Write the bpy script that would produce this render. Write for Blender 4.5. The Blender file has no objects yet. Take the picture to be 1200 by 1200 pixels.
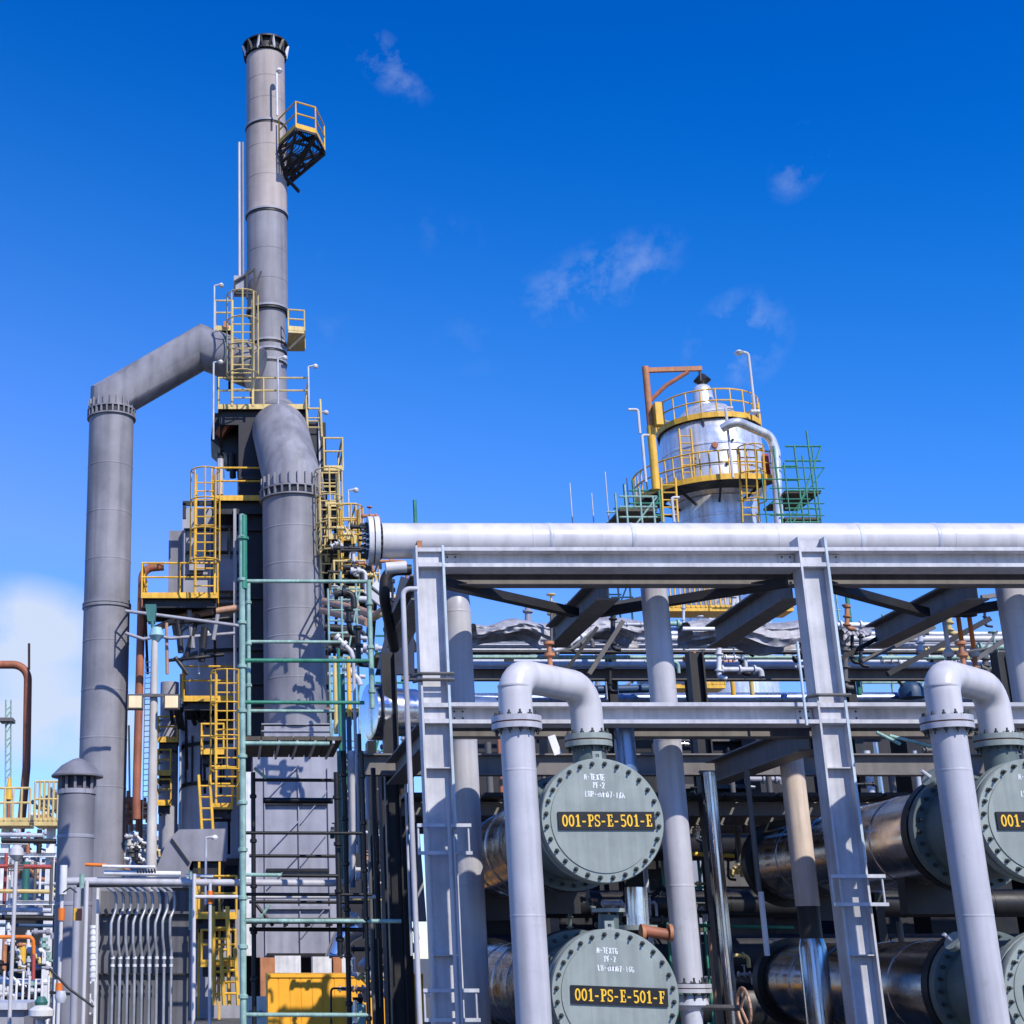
import bpy, bmesh, math, random
from mathutils import Vector, Matrix
random.seed(7)
SC = bpy.context.scene
COL = SC.collection
V3 = Vector
# ------------------------------------------------------------------ camera geometry
F = 1700.0; TH = math.radians(17.1); PX = 268.0; EYE = 1.7
CT, ST = math.cos(TH), math.sin(TH)
def dep(py, Y): return Y / (CT - (600 - py) / F * ST)
def X(px, py, Y): return (px - PX) / F * dep(py, Y)
def Z(py, Y): return EYE + (ST + (600 - py) / F * CT) * dep(py, Y)
def P(px, py, Y): return V3((X(px, py, Y), Y, Z(py, Y)))
def M(w, py, Y): return w / F * dep(py, Y)

cam = bpy.data.cameras.new('camera'); cam_o = bpy.data.objects.new('camera', cam); COL.objects.link(cam_o)
cam.sensor_width = 36; cam.lens = 36 * F / 1200; cam.shift_x = (600 - PX) / 1200
cam.clip_end = 6000
cam_o.location = (0, 0, EYE); cam_o.rotation_euler = (math.pi / 2 + TH, 0, 0)
SC.camera = cam_o
SC.view_settings.view_transform = 'Standard'; SC.view_settings.look = 'None'; SC.view_settings.exposure = 0

# ------------------------------------------------------------------ sun and sky
AZ, EL = math.radians(27), math.radians(41)
SUN = V3((math.sin(AZ) * math.cos(EL), -math.cos(AZ) * math.cos(EL), math.sin(EL)))
sl = bpy.data.lights.new('sun', 'SUN'); sl.energy = 5.0; sl.angle = math.radians(0.5); sl.color = (1, .945, .86)
so = bpy.data.objects.new('sun', sl); COL.objects.link(so)
so.rotation_euler = SUN.to_track_quat('Z', 'Y').to_euler(); so.location = (20, -20, 40)

W = bpy.data.worlds.new('World'); SC.world = W; W.use_nodes = True
nt = W.node_tree; nt.nodes.clear(); N = nt.nodes.new; L = nt.links.new
out = N('ShaderNodeOutputWorld'); bg = N('ShaderNodeBackground'); L(bg.outputs[0], out.inputs[0])
sky = N('ShaderNodeTexSky'); sky.sky_type = 'NISHITA'; sky.sun_disc = False
sky.sun_elevation = EL; sky.sun_rotation = math.pi - AZ
sky.altitude = 0; sky.air_density = 1.0; sky.dust_density = .15; sky.ozone_density = 3.0
hs = N('ShaderNodeHueSaturation'); hs.inputs['Saturation'].default_value = 1.6; hs.inputs['Value'].default_value = 1.0
L(sky.outputs[0], hs.inputs['Color'])
bg.inputs['Strength'].default_value = .1
tc = N('ShaderNodeTexCoord')
def wdir(px, py):
    return (P(px, py, 100) - V3((0, 0, EYE))).normalized()
def mth(op, a, b=None):
    n = N('ShaderNodeMath'); n.operation = op; n.use_clamp = False
    for i, v in enumerate((a, b)):
        if v is None: continue
        if isinstance(v, (int, float)): n.inputs[i].default_value = v
        else: L(v, n.inputs[i])
    return n.outputs[0]
nz = N('ShaderNodeTexNoise'); nz.inputs['Scale'].default_value = 26; nz.inputs['Detail'].default_value = 9
nz.inputs['Roughness'].default_value = .62; nz.inputs['Distortion'].default_value = .15
L(tc.outputs['Generated'], nz.inputs['Vector'])
nz2 = N('ShaderNodeTexNoise'); nz2.inputs['Scale'].default_value = 9; nz2.inputs['Detail'].default_value = 8
nz2.inputs['Roughness'].default_value = .55
L(tc.outputs['Generated'], nz2.inputs['Vector'])
clouds = None
for (px, py, ax, ay, rot, amt, thr, nn) in [
        (458, 78, 60, 26, 35, .26, .50, nz), (700, 325, 105, 42, -14, .26, .47, nz), (937, 190, 30, 40, 20, .26, .50, nz),
        (865, 400, 60, 55, -35, .3, .46, nz), (515, 270, 60, 30, 20, .06, .5, nz), (560, 400, 70, 40, -10, .05, .5, nz), (360, 350, 60, 60, 0, .1, .5, nz),
        (25, 742, 130, 72, 5, 1.0, .36, nz2), (60, 850, 170, 70, 0, .95, .36, nz2), (1100, 760, 250, 30, 0, .3, .42, nz2)]:
    mp = N('ShaderNodeMapping'); mp.vector_type = 'TEXTURE'
    c = wdir(px, py)
    mp.inputs['Location'].default_value = c
    mp.inputs['Rotation'].default_value = (0, math.radians(rot), 0)
    mp.inputs['Scale'].default_value = (ax / F, .5, ay / F)
    L(tc.outputs['Generated'], mp.inputs['Vector'])
    ln = N('ShaderNodeVectorMath'); ln.operation = 'LENGTH'; L(mp.outputs[0], ln.inputs[0])
    fall = mth('MAXIMUM', mth('SUBTRACT', 1.0, ln.outputs['Value']), 0.0)
    fall = mth('MINIMUM', mth('MULTIPLY', fall, 1.8), 1.0)
    d = mth('MAXIMUM', mth('SUBTRACT', nn.outputs['Fac'], thr), 0.0)
    d = mth('MINIMUM', mth('MULTIPLY', d, 4.2), 1.0)
    k = mth('MULTIPLY', mth('MULTIPLY', d, fall), amt)
    clouds = k if clouds is None else mth('ADD', clouds, k)
clouds = mth('MINIMUM', clouds, 0.95)
# the deep polarised blue of the day, with haze growing toward the horizon
gain = N('ShaderNodeVectorMath'); gain.operation = 'MULTIPLY'; gain.inputs[1].default_value = (1.0, 1.22, 2.05); L(hs.outputs[0], gain.inputs[0])
sp = N('ShaderNodeSeparateXYZ'); L(tc.outputs['Generated'], sp.inputs[0])
hz = mth('SUBTRACT', mth('SUBTRACT', .623, sp.outputs['Z']), mth('MULTIPLY', sp.outputs['X'], .2))
hz = mth('MINIMUM', mth('MAXIMUM', hz, 0.0), .37)
hz = mth('MULTIPLY', mth('POWER', hz, 1.4), 4.1)
hzr = mth('POWER', hz, 1.9)
hv = N('ShaderNodeVectorMath'); hv.operation = 'SCALE'; hv.inputs[0].default_value = (0.0, 1.55, 1.15); L(hz, hv.inputs['Scale'])
hr = N('ShaderNodeCombineXYZ'); L(mth('MULTIPLY', hzr, 1.7), hr.inputs['X'])
ad = N('ShaderNodeVectorMath'); ad.operation = 'ADD'; L(gain.outputs[0], ad.inputs[0]); L(hv.outputs[0], ad.inputs[1])
ad2 = N('ShaderNodeVectorMath'); ad2.operation = 'ADD'; L(ad.outputs[0], ad2.inputs[0]); L(hr.outputs[0], ad2.inputs[1])
cm = N('ShaderNodeMix'); cm.data_type = 'RGBA'
L(clouds, cm.inputs['Factor']); L(ad2.outputs[0], cm.inputs['A']); cm.inputs['B'].default_value = (6.6, 7.6, 9.4, 1)
L(cm.outputs['Result'], bg.inputs['Color'])

# ------------------------------------------------------------------ materials
MATS = {}
def paint(name, col, rough=.5, metal=0., var=.22, scale=2.5, streak=.25, dirt=.25, dirtcol=(.10, .08, .06), bump=.05, spec=.4, emis=0):
    m = bpy.data.materials.new(name); m.use_nodes = True
    t = m.node_tree; n = t.nodes; l = t.links
    b = n['Principled BSDF']
    tcx = n.new('ShaderNodeTexCoord')
    geo = n.new('ShaderNodeNewGeometry')
    a = n.new('ShaderNodeTexNoise'); a.inputs['Scale'].default_value = scale; a.inputs['Detail'].default_value = 6; a.inputs['Roughness'].default_value = .6
    l.new(geo.outputs['Position'], a.inputs['Vector'])
    mp = n.new('ShaderNodeMapping'); mp.inputs['Scale'].default_value = (scale * 5, scale * 5, scale * .28)
    l.new(geo.outputs['Position'], mp.inputs['Vector'])
    s = n.new('ShaderNodeTexNoise'); s.inputs['Scale'].default_value = 1; s.inputs['Detail'].default_value = 5
    l.new(mp.outputs[0], s.inputs['Vector'])
    d = n.new('ShaderNodeTexNoise'); d.inputs['Scale'].default_value = scale * 4.3; d.inputs['Detail'].default_value = 8; d.inputs['Roughness'].default_value = .7
    l.new(geo.outputs['Position'], d.inputs['Vector'])
    def ramp(src, p0, p1, v0, v1):
        r = n.new('ShaderNodeMapRange'); r.inputs[1].default_value = p0; r.inputs[2].default_value = p1
        r.inputs[3].default_value = v0; r.inputs[4].default_value = v1; l.new(src, r.inputs[0]); return r.outputs[0]
    f1 = ramp(a.outputs['Fac'], .3, .7, 1 - var, 1 + var * .6)
    f2 = ramp(s.outputs['Fac'], .42, .72, 1, 1 - streak)
    mu = n.new('ShaderNodeMath'); mu.operation = 'MULTIPLY'; l.new(f1, mu.inputs[0]); l.new(f2, mu.inputs[1])
    vm = n.new('ShaderNodeVectorMath'); vm.operation = 'SCALE'; vm.inputs[0].default_value = col[:3]; l.new(mu.outputs[0], vm.inputs['Scale'])
    mx = n.new('ShaderNodeMix'); mx.data_type = 'RGBA'
    l.new(ramp(d.outputs['Fac'], .58, .74, 0, dirt), mx.inputs['Factor']); l.new(vm.outputs[0], mx.inputs['A']); mx.inputs['B'].default_value = (*dirtcol, 1)
    l.new(mx.outputs['Result'], b.inputs['Base Color'])
    l.new(ramp(a.outputs['Fac'], .3, .7, max(0, rough - .1), min(1, rough + .12)), b.inputs['Roughness'])
    b.inputs['Metallic'].default_value = metal
    b.inputs['Specular IOR Level'].default_value = spec
    if bump:
        bp = n.new('ShaderNodeBump'); bp.inputs['Strength'].default_value = bump; bp.inputs['Distance'].default_value = .03
        l.new(d.outputs['Fac'], bp.inputs['Height']); l.new(bp.outputs[0], b.inputs['Normal'])
    if emis:
        b.inputs['Emission Color'].default_value = (1, .82, .5, 1); b.inputs['Emission Strength'].default_value = emis
    MATS[name] = m
    return m
duct = paint('grey_duct_paint', (.25, .247, .275), .58, scale=.6, var=.3, streak=.34, dirt=.25)
duct_warm = paint('weathered_stack_paint', (.41, .355, .335), .62, scale=.5, var=.25, streak=.35, dirt=.3)
casing = paint('casing_grey', (.34, .34, .385), .55, scale=.8, streak=.25, dirt=.2)
casing_l = paint('casing_light_grey', (.33, .33, .375), .5, scale=.9, streak=.2, dirt=.15)
dark = paint('dark_steel', (.02, .02, .022), .5, dirt=.2)
dark2 = paint('shadowed_furnace_steel', (.022, .022, .028), .6)  # near-black colour that puts shade into the casing and backdrop parts
steel = paint('galvanised_steel', (.52, .54, .59), .42, metal=.0, scale=3, streak=.2, dirt=.22, dirtcol=(.16, .13, .11))
steel_d = paint('grey_primer_steel', (.12, .115, .11), .6, scale=2)
frame_g = paint('rack_frame_paint', (.53, .53, .555), .45, scale=3, streak=.22, dirt=.2, dirtcol=(.15, .12, .10))
weld = paint('bluish_flange_edge_paint', (.50, .60, .66), .45, scale=3, dirt=.3)
brown_g = paint('weathered_brown_grey_beam', (.18, .165, .155), .6, scale=2)
pipe_g = paint('light_grey_pipe_paint', (.48, .475, .505), .38, scale=2, var=.12, streak=.28, dirt=.3, dirtcol=(.22, .15, .11), bump=.03)
pipe_w = paint('pale_pipe_paint', (.58, .565, .57), .35, scale=1.5, var=.10, streak=.18, dirt=.2, dirtcol=(.25, .18, .14), bump=.03)
exch = paint('green_grey_enamel', (.285, .325, .295), .42, scale=3, var=.14, streak=.2, dirt=.22, dirtcol=(.17, .15, .12), bump=.04)
exch_d = paint('green_channel_paint', (.12, .155, .145), .45, scale=3)
clad = paint('bright_metal_cladding', (.68, .69, .72), .18, metal=.95, scale=4, var=.12, streak=.15, dirt=.12, bump=.04)
clad_d = paint('dull_metal_cladding', (.62, .56, .52), .2, metal=1., scale=4, var=.12, dirt=.08, bump=.03, streak=.1)
clad_b = paint('brushed_silver_vessel', (.86, .86, .86), .3, metal=.5, scale=1.2, var=.2, streak=.35, dirt=.3, bump=.12)
white = paint('white_paint', (.74, .74, .74), .4, dirt=.2)
yellow = paint('safety_yellow', (.80, .46, .05), .5, scale=2, streak=.25, dirt=.35, dirtcol=(.28, .16, .08))
yellow_p = paint('faded_yellow', (.66, .50, .20), .5, scale=2)
orange = paint('orange_paint', (.80, .20, .02), .5)
rust = paint('rusty_brown_pipe', (.36, .125, .065), .6, scale=1.5, var=.3, dirt=.4, dirtcol=(.08, .03, .02))
rust_o = paint('rust_orange', (.48, .20, .09), .65, scale=3, var=.3, dirt=.35)
copper = paint('tan_lagged_pipe', (.46, .27, .18), .5, scale=3, var=.2, dirt=.25)
beige = paint('beige_insulation', (.66, .54, .44), .7, scale=4, var=.1, dirt=.1)
green = paint('green_scaffold_paint', (.035, .22, .14), .45, scale=6, var=.3, dirt=.5, dirtcol=(.3, .33, .34))
green_p = paint('pale_green_galvanised', (.27, .43, .37), .45, scale=8, var=.35, dirt=.5, dirtcol=(.09, .1, .1))
blue = paint('dark_blue_paint', (.03, .08, .17), .5)
blue_l = paint('bluish_metal', (.22, .30, .46), .3, metal=.6, var=.3)
black = paint('black_paint', (.012, .012, .013), .45, dirt=.1)
text_y = paint('yellow_lettering', (.85, .50, .03), .5, dirt=.05, var=.05, streak=0)
chalk = paint('white_marker', (.85, .88, .87), .8, dirt=.0, var=.1)
plank = paint('grey_timber_board', (.10, .085, .065), .8, scale=5, var=.35)
concrete = paint('pale_concrete', (.56, .52, .47), .85, scale=1.5, streak=.2, dirt=.2)
tarp = paint('silver_tarpaulin', (.40, .39, .41), .5, metal=.15, scale=5, var=.35, bump=.4)
lamp = paint('lit_lamp_lens', (.72, .56, .34), .3, emis=.3, dirt=0)
bolt_m = paint('dark_bolt_steel', (.035, .045, .042), .45)
conduit_m = paint('weathered_conduit', (.36, .38, .41), .38, metal=.3, scale=5, var=.25, streak=.25, dirt=.3)
barrel_m = paint('barrel_grey', (.46, .46, .51), .55, scale=.8, streak=.25, dirt=.2)
cont_y = paint('container_yellow', (.95, .45, .03), .5, scale=1.5, streak=.08, dirt=.06, var=.1)
board_g = paint('grey_backboard', (.12, .12, .135), .6, scale=3, var=.25, streak=.35)
red = paint('dull_red_paint', (.40, .07, .06), .5)
teal = paint('teal_green_paint', (.04, .17, .15), .5)

# ------------------------------------------------------------------ mesh builder
class B:
    def __init__(s): s.bm = bmesh.new()
    def obox(s, c, a, b, d):
        vs = [s.bm.verts.new(c + i * a + j * b + k * d) for i in (-1, 1) for j in (-1, 1) for k in (-1, 1)]
        for f in ((0, 1, 3, 2), (4, 6, 7, 5), (0, 4, 5, 1), (2, 3, 7, 6), (0, 2, 6, 4), (1, 5, 7, 3)):
            s.bm.faces.new([vs[i] for i in f])
        return s
    def box(s, x0, x1, y0, y1, z0, z1):
        return s.obox(V3(((x0 + x1) / 2, (y0 + y1) / 2, (z0 + z1) / 2)), V3(((x1 - x0) / 2, 0, 0)), V3((0, (y1 - y0) / 2, 0)), V3((0, 0, (z1 - z0) / 2)))
    def bar(s, p0, p1, w, h, up=V3((0, 0, 1)), off=V3((0, 0, 0))):
        d = (p1 - p0); ax = d.normalized()
        if abs(ax.dot(up)) > .98: up = V3((0, 1, 0))
        sd = ax.cross(up).normalized(); u = sd.cross(ax).normalized()
        c = (p0 + p1) / 2 + sd * off.x + u * off.z
        return s.obox(c, d / 2, sd * w / 2, u * h / 2)
    def ibeam(s, p0, p1, w, h, up=V3((0, 0, 1)), tf=None, tw=None):
        tf = tf or h * .07; tw = tw or w * .06
        s.bar(p0, p1, w, tf, up, V3((0, 0, h / 2 - tf / 2)))
        s.bar(p0, p1, w, tf, up, V3((0, 0, -h / 2 + tf / 2)))
        s.bar(p0, p1, tw, h - 2 * tf, up)
        return s
    def tube(s, pts, r, fillet=0, seg=12, cap=True):
        pts = [V3(p) for p in pts]
        q = [pts[0]]
        for i in range(1, len(pts) - 1):
            a, b, c = pts[i - 1], pts[i], pts[i + 1]
            d0 = (a - b); d1 = (c - b)
            ang = d0.angle(d1)
            if fillet and ang < math.pi - .02:
                t = min(fillet / math.tan(ang / 2), d0.length * .49, d1.length * .49)
                rr = t * math.tan(ang / 2)
                p0 = b + d0.normalized() * t; p1 = b + d1.normalized() * t
                ctr = b + (d0.normalized() + d1.normalized()).normalized() * (rr / math.sin(ang / 2))
                u = p0 - ctr; v = p1 - ctr; tot = u.angle(v); k = max(3, int(tot / .2))
                axn = u.cross(v)
                if axn.length < 1e-9: q.append(b); continue
                for j in range(k + 1):
                    q.append(ctr + Matrix.Rotation(tot * j / k, 3, axn.normalized()) @ u)
            else: q.append(b)
        q.append(pts[-1])
        pts = [q[0]] + [p for a, p in zip(q, q[1:]) if (p - a).length > 1e-5]
        d = (pts[1] - pts[0]).normalized()
        up = V3((0, 0, 1)) if abs(d.z) < .9 else V3((0, 1, 0))
        u = d.cross(up).normalized(); v = d.cross(u)
        ring = [pts[0] + (u * math.cos(t) + v * math.sin(t)) * r for t in [2 * math.pi * i / seg for i in range(seg)]]
        rings = [[s.bm.verts.new(p) for p in ring]]
        for k in range(1, len(pts)):
            d = (pts[k] - pts[k - 1]).normalized()
            n = (d + (pts[k + 1] - pts[k]).normalized()).normalized() if k < len(pts) - 1 else d
            dn = d.dot(n)
            if abs(dn) < .2: n = d; dn = 1
            ring = [p + d * ((pts[k] - p).dot(n) / dn) for p in ring]
            rings.append([s.bm.verts.new(p) for p in ring])
        for a, b in zip(rings, rings[1:]):
            for i in range(seg):
                j = (i + 1) % seg
                s.bm.faces.new((a[i], a[j], b[j], b[i]))
        if cap:
            s.bm.faces.new(rings[0][::-1]); s.bm.faces.new(rings[-1])
        return s
    def lathe(s, prof, c, axis=V3((0, 0, 1)), seg=32, close=True):
        axis = axis.normalized(); up = V3((0, 0, 1)) if abs(axis.z) < .9 else V3((0, 1, 0))
        u = axis.cross(up).normalized(); v = axis.cross(u)
        rings = []
        for r, h in prof:
            rings.append([s.bm.verts.new(c + axis * h + (u * math.cos(2 * math.pi * i / seg) + v * math.sin(2 * math.pi * i / seg)) * max(r, .001)) for i in range(seg)])
        for a, b in zip(rings, rings[1:]):
            for i in range(seg):
                j = (i + 1) % seg; s.bm.faces.new((a[i], a[j], b[j], b[i]))
        if close:
            s.bm.faces.new(rings[0][::-1]); s.bm.faces.new(rings[-1])
        return s
    def grid(s, fn, nu, nv):
        g = [[s.bm.verts.new(fn(i / nu, j / nv)) for j in range(nv + 1)] for i in range(nu + 1)]
        for i in range(nu):
            for j in range(nv): s.bm.faces.new((g[i][j], g[i + 1][j], g[i + 1][j + 1], g[i][j + 1]))
        return s
    def poly(s, pts):
        s.bm.faces.new([s.bm.verts.new(p) for p in pts]); return s
    def prism(s, pts, ext):
        a = [s.bm.verts.new(p) for p in pts]; b = [s.bm.verts.new(p + ext) for p in pts]
        s.bm.faces.new(a); s.bm.faces.new(b[::-1])
        for i in range(len(a)):
            j = (i + 1) % len(a); s.bm.faces.new((a[j], a[i], b[i], b[j]))
        return s
WO = {}
def link(s, name, mat, parent=None):
    bm = s.bm
    bmesh.ops.recalc_face_normals(bm, faces=bm.faces)
    xs = [v.co for v in bm.verts]
    lo = V3([min(v[i] for v in xs) for i in range(3)]); hi = V3([max(v[i] for v in xs) for i in range(3)])
    o_ = V3(((lo.x + hi.x) / 2, (lo.y + hi.y) / 2, lo.z if parent is None else (lo.z + hi.z) / 2))
    bmesh.ops.translate(bm, verts=bm.verts, vec=-o_)
    me = bpy.data.meshes.new(name); bm.to_mesh(me); bm.free()
    for p in me.polygons: p.use_smooth = True
    me.set_sharp_from_angle(angle=math.radians(38))
    me.materials.append(mat)
    o = bpy.data.objects.new(name, me); COL.objects.link(o)
    WO[o.name] = o_
    if parent is not None:
        o.parent = parent; o.location = o_ - WO[parent.name]
    else: o.location = o_
    return o
B.obj = link
def tag(o, label, cat, group=None, kind=None):
    if label: o['label'] = label
    if cat: o['category'] = cat
    if group: o['group'] = group
    if kind: o['kind'] = kind
    return o
def T(name, label, cat, loc, group=None):
    o = bpy.data.objects.new(name, None); COL.objects.link(o); o.location = loc; o.empty_display_size = .2
    WO[o.name] = V3(loc)
    return tag(o, label, cat, group)
def dup(root, delta, label=None):
    def cp(o, par):
        c = o.copy(); COL.objects.link(c)
        if par: c.parent = par
        for ch in o.children: cp(ch, c)
        return c
    r = cp(root, None); r.location = root.location + delta
    if label: r['label'] = label
    return r
_bm = {}
def bolts(parent, c, axis, R, n, size, length, mat=None, phase=0):
    mat = mat or bolt_m
    axis = axis.normalized(); up = V3((0, 0, 1)) if abs(axis.z) < .9 else V3((0, 1, 0))
    u = axis.cross(up).normalized(); v = axis.cross(u)
    key = (round(size, 4), round(length, 4), mat.name)
    rot = axis.to_track_quat('Z', 'Y').to_euler()
    for i in range(n):
        t = 2 * math.pi * (i + phase) / n
        p = c + (u * math.cos(t) + v * math.sin(t)) * R
        if key not in _bm:
            b = B(); b.lathe([(size, -length / 2), (size, length * .05), (size * .55, length * .06), (size * .5, length / 2)], V3((0, 0, 0)), seg=6)
            bm = b.bm; bmesh.ops.recalc_face_normals(bm, faces=bm.faces)
            me = bpy.data.meshes.new('bolt'); bm.to_mesh(me); bm.free(); me.materials.append(mat); _bm[key] = me
        o = bpy.data.objects.new('bolt', _bm[key]); COL.objects.link(o); o.parent = parent
        o.location = p - WO[parent.name]; o.rotation_euler = rot; o.scale = (1, 1, .8 + .45 * ((i * 7919 % 13) / 13))
UP = V3((0, 0, 1))
# pipe given as (px, py, Y) points, diameter in px at the first point
def PIPE(label, pts, w, mat, name='pipe', cat='pipe', fillet=None, group=None, seg=14, rings=None, parent=None, ringmat=None):
    r = M(w, pts[0][1], pts[0][2]) / 2
    q = [P(*p) for p in pts]
    b = B().tube(q, r, (fillet if fillet is not None else r * 3), seg)
    if rings:
        for k in range(len(q) - 1):
            L_ = (q[k + 1] - q[k]).length; d = (q[k + 1] - q[k]).normalized()
            nn = int(L_ / rings)
            for i in range(1, nn):
                b.tube([q[k] + d * (i * rings), q[k] + d * (i * rings + r * .12)], r * 1.035, 0, seg)
    o = b.obj(name, mat, parent)
    if parent is None: tag(o, label, cat, group)
    return o
def VP(label, px, py, Y, yt, yb, w, mat, **k):   # vertical: x fixed by (px,py)
    x = X(px, py, Y); r = M(w, py, Y) / 2; zt = Z(yt, Y); zb = Z(yb, Y) if yb is not None else 0
    name = k.pop('name', 'pipe'); cat = k.pop('cat', 'pipe'); parent = k.pop('parent', None)
    o = B().tube([V3((x, Y, max(zb, 0))), V3((x, Y, zt))], r, 0, k.get('seg', 14)).obj(name, mat, parent)
    if parent is None: tag(o, label, cat, k.get('group'))
    return o
def railing(parent, pts, h=1.1, mat=None, r=.028, toe=.15, step=1.4, name='railing', closed=False):
    mat = mat or yellow
    b = B()
    for z in (h, h * .55): b.tube([p + UP * z for p in pts], r, 0, 6)
    for p in (pts[0], pts[-1]): b.tube([p + UP * .01, p + UP * h], r * .95, 0, 6)
    if toe:
        for p, q in zip(pts, pts[1:]): b.bar(p + UP * toe / 2, q + UP * toe / 2, .02, toe)
    o = b.obj(name, mat, parent)
    for p, q in zip(pts, pts[1:]):
        n = max(1, round((q - p).length / step))
        for i in range(1 if p is pts[0] else 0, n):
            a = p + (q - p) * (i / n)
            B().tube([a + UP * .01, a + UP * (h - .005)], r * .95, 0, 6).obj('post', mat, o)
    return o
def ladder(parent, p0, p1, w, mat=None, cage=False, r=.03, name='ladder', side=V3((1, 0, 0)), fwd=V3((0, -1, 0)), rung=.3):
    mat = mat or yellow
    b = B(); s_ = side * w / 2
    b.tube([p0 - s_, p1 - s_], r, 0, 6); b.tube([p0 + s_, p1 + s_], r, 0, 6)
    n = int((p1 - p0).length / rung)
    for i in range(1, n):
        c = p0 + (p1 - p0) * (i / n); b.tube([c - s_, c + s_], r * .6, 0, 5)
    o = b.obj(name, mat, parent)
    if cage:
        b = B(); d = (p1 - p0); h0 = .25
        n = max(2, int(d.length * (1 - h0) / .9))
        R_ = w * .75
        for i in range(n + 1):
            c = p0 + d * (h0 + (1 - h0) * i / n)
            b.tube([c - s_] + [c + fwd * R_ * .7 + (side * math.cos(a) + fwd * math.sin(a)) * R_ for a in [math.pi - math.pi * j / 7 for j in range(8)]] + [c + s_], r * .6, 0, 4)
        for a in (math.pi * .98, math.pi * .75, math.pi * .5, math.pi * .25, .02 * math.pi):
            e = fwd * R_ * .7 + (side * math.cos(a) + fwd * math.sin(a)) * R_
            b.tube([p0 + d * h0 + e, p1 + e], r * .55, 0, 4)
        b.obj('safety_cage', mat, o if parent else None)
    return o
def flange_ring(parent, c, axis, R, r, t, mat, n=12, bs=.02, bl=.1, gap=True, name='flange', bmat=None, both=True):
    b = B()
    b.lathe([(r * .98, -t), (R, -t), (R, -t * .12), (r * .98, -t * .12)], c, axis, 32)
    b.lathe([(r * .98, t * .12), (R, t * .12), (R, t), (r * .98, t)], c, axis, 32)
    o = b.obj(name, mat, parent)
    g = B().lathe([(r * .98, -t * .11), (R * .9, -t * .11), (R * .9, t * .11), (r * .98, t * .11)], c, axis, 32).obj('gasket', rust, o)
    if n:
        bolts(o, c + axis.normalized() * (t * 1.3), axis, (R + r) / 2, n, bs, bl, bmat)
        if both: bolts(o, c - axis.normalized() * (t * 1.3), -axis, (R + r) / 2, n, bs, bl, bmat)
    return o
# ------------------------------------------------------------------ ground
g = B().poly([V3((-3000, -200, 0)), V3((3000, -200, 0)), V3((3000, 5000, 0)), V3((-3000, 5000, 0))]).obj('ground', paint('yard_concrete', (.11, .105, .10), .85, scale=.6, var=.25, dirt=.3))
tag(g, None, None, None, 'structure')

# ================================================================== FRONT RACK
YF = 15.4; YR = 19.6
t = T('steel_pipe_rack', 'grey steel H column pipe rack framing the four green exchangers', 'pipe rack', (X(511, 900, YF), YF, 0))
zt = Z(641, YF); hb = M(24, 650, YF); zm = Z(823, YF)
xa = X(507, 800, YF + .2); xb = X(963, 800, YF + .2); bay = xb - xa; xc = xb + bay; xz = xc + .5
cw = M(34, 800, YF)
def column(x, y, top, mat, w=cw, dp=.25, edge=None):
    b = B(); tf = .022
    b.box(x - w / 2, x - w / 2 + tf, y, y + dp, 0, top); b.box(x + w / 2 - tf, x + w / 2, y, y + dp, 0, top)
    b.box(x - w / 2 + tf, x + w / 2 - tf, y + dp / 2 - .01, y + dp / 2 + .01, 0, top - .01)
    o = b.obj('column', mat, t)
    if edge:
        B().box(x + w / 2 - tf - .001, x + w / 2 + .004, y - .004, y, Z(1010, YF), top).obj('flange_edge', weld, o)
    return o
colA = column(xa, YF, zt + .02, frame_g, edge=1); colB = column(xb, YF, zt + .12, frame_g, edge=1); colC = column(xc, YF, zt + .1, frame_g)
for x in (xa, xb, xc): column(x - .02, YR, zt - .3, dark, w=.2, dp=.2)
for z_, xs0 in ((zt - hb / 2, xa), (zm - hb / 2, xa)):
    for x0, x1 in ((xa + cw / 2 + .003, xb - cw / 2 - .003), (xb + cw / 2 + .003, xc - cw / 2 - .003)):
        B().ibeam(V3((x0, YF + .16, z_)), V3((x1, YF + .16, z_)), .32, hb, tf=.042, tw=.014).obj('beam', frame_g, t)
    # beam ends seen between the column flanges
    for x in (xa, xb):
        B().ibeam(V3((x - cw / 2 + .024, YF + .06, z_)), V3((x + cw / 2 - .024, YF + .06, z_)), .115, hb - .01, tf=.045).obj('beam_end_plate', frame_g, t)
    if z_ < 5.2: B().ibeam(V3((xa - .5, YR - .15, z_ - .04)), V3((xz, YR - .15, z_ - .04)), .2, .28).obj('rear_beam', brown_g, t)
    B().ibeam(V3((xa + .2, YF + .62, z_ - .1)), V3((xz, YF + .62, z_ - .1)), .16, .16).obj('inner_beam', brown_g, t)
    # depth-direction beams
    for x in (xa, xa + bay / 2, xb, xb + bay / 2, xc):
        if z_ < 5.2 and x not in (xa, xb, xc): continue
        B().ibeam(V3((x, YF + .72, z_ - .16)), V3((x, YR - (.26 if z_ < 5.2 else .8), z_ - .16)), .26, .3).obj('cross_beam', brown_g, t)
# chevron bracing in plan under the top level
zb_ = zt - hb - .12
for x0 in (xa, xb):
    ap = V3((x0 + bay / 2 - .14, 17.1, zb_)); ap2 = V3((x0 + bay / 2 + .14, 17.1, zb_))
    B().bar(V3((x0 + .15, YF + .45, zb_ + .06)), ap, .12, .1).obj('brace', dark, t)
    B().bar(V3((x0 + bay - .15, YF + .45, zb_ + .06)), ap2, .12, .1).obj('brace', dark, t)
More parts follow.
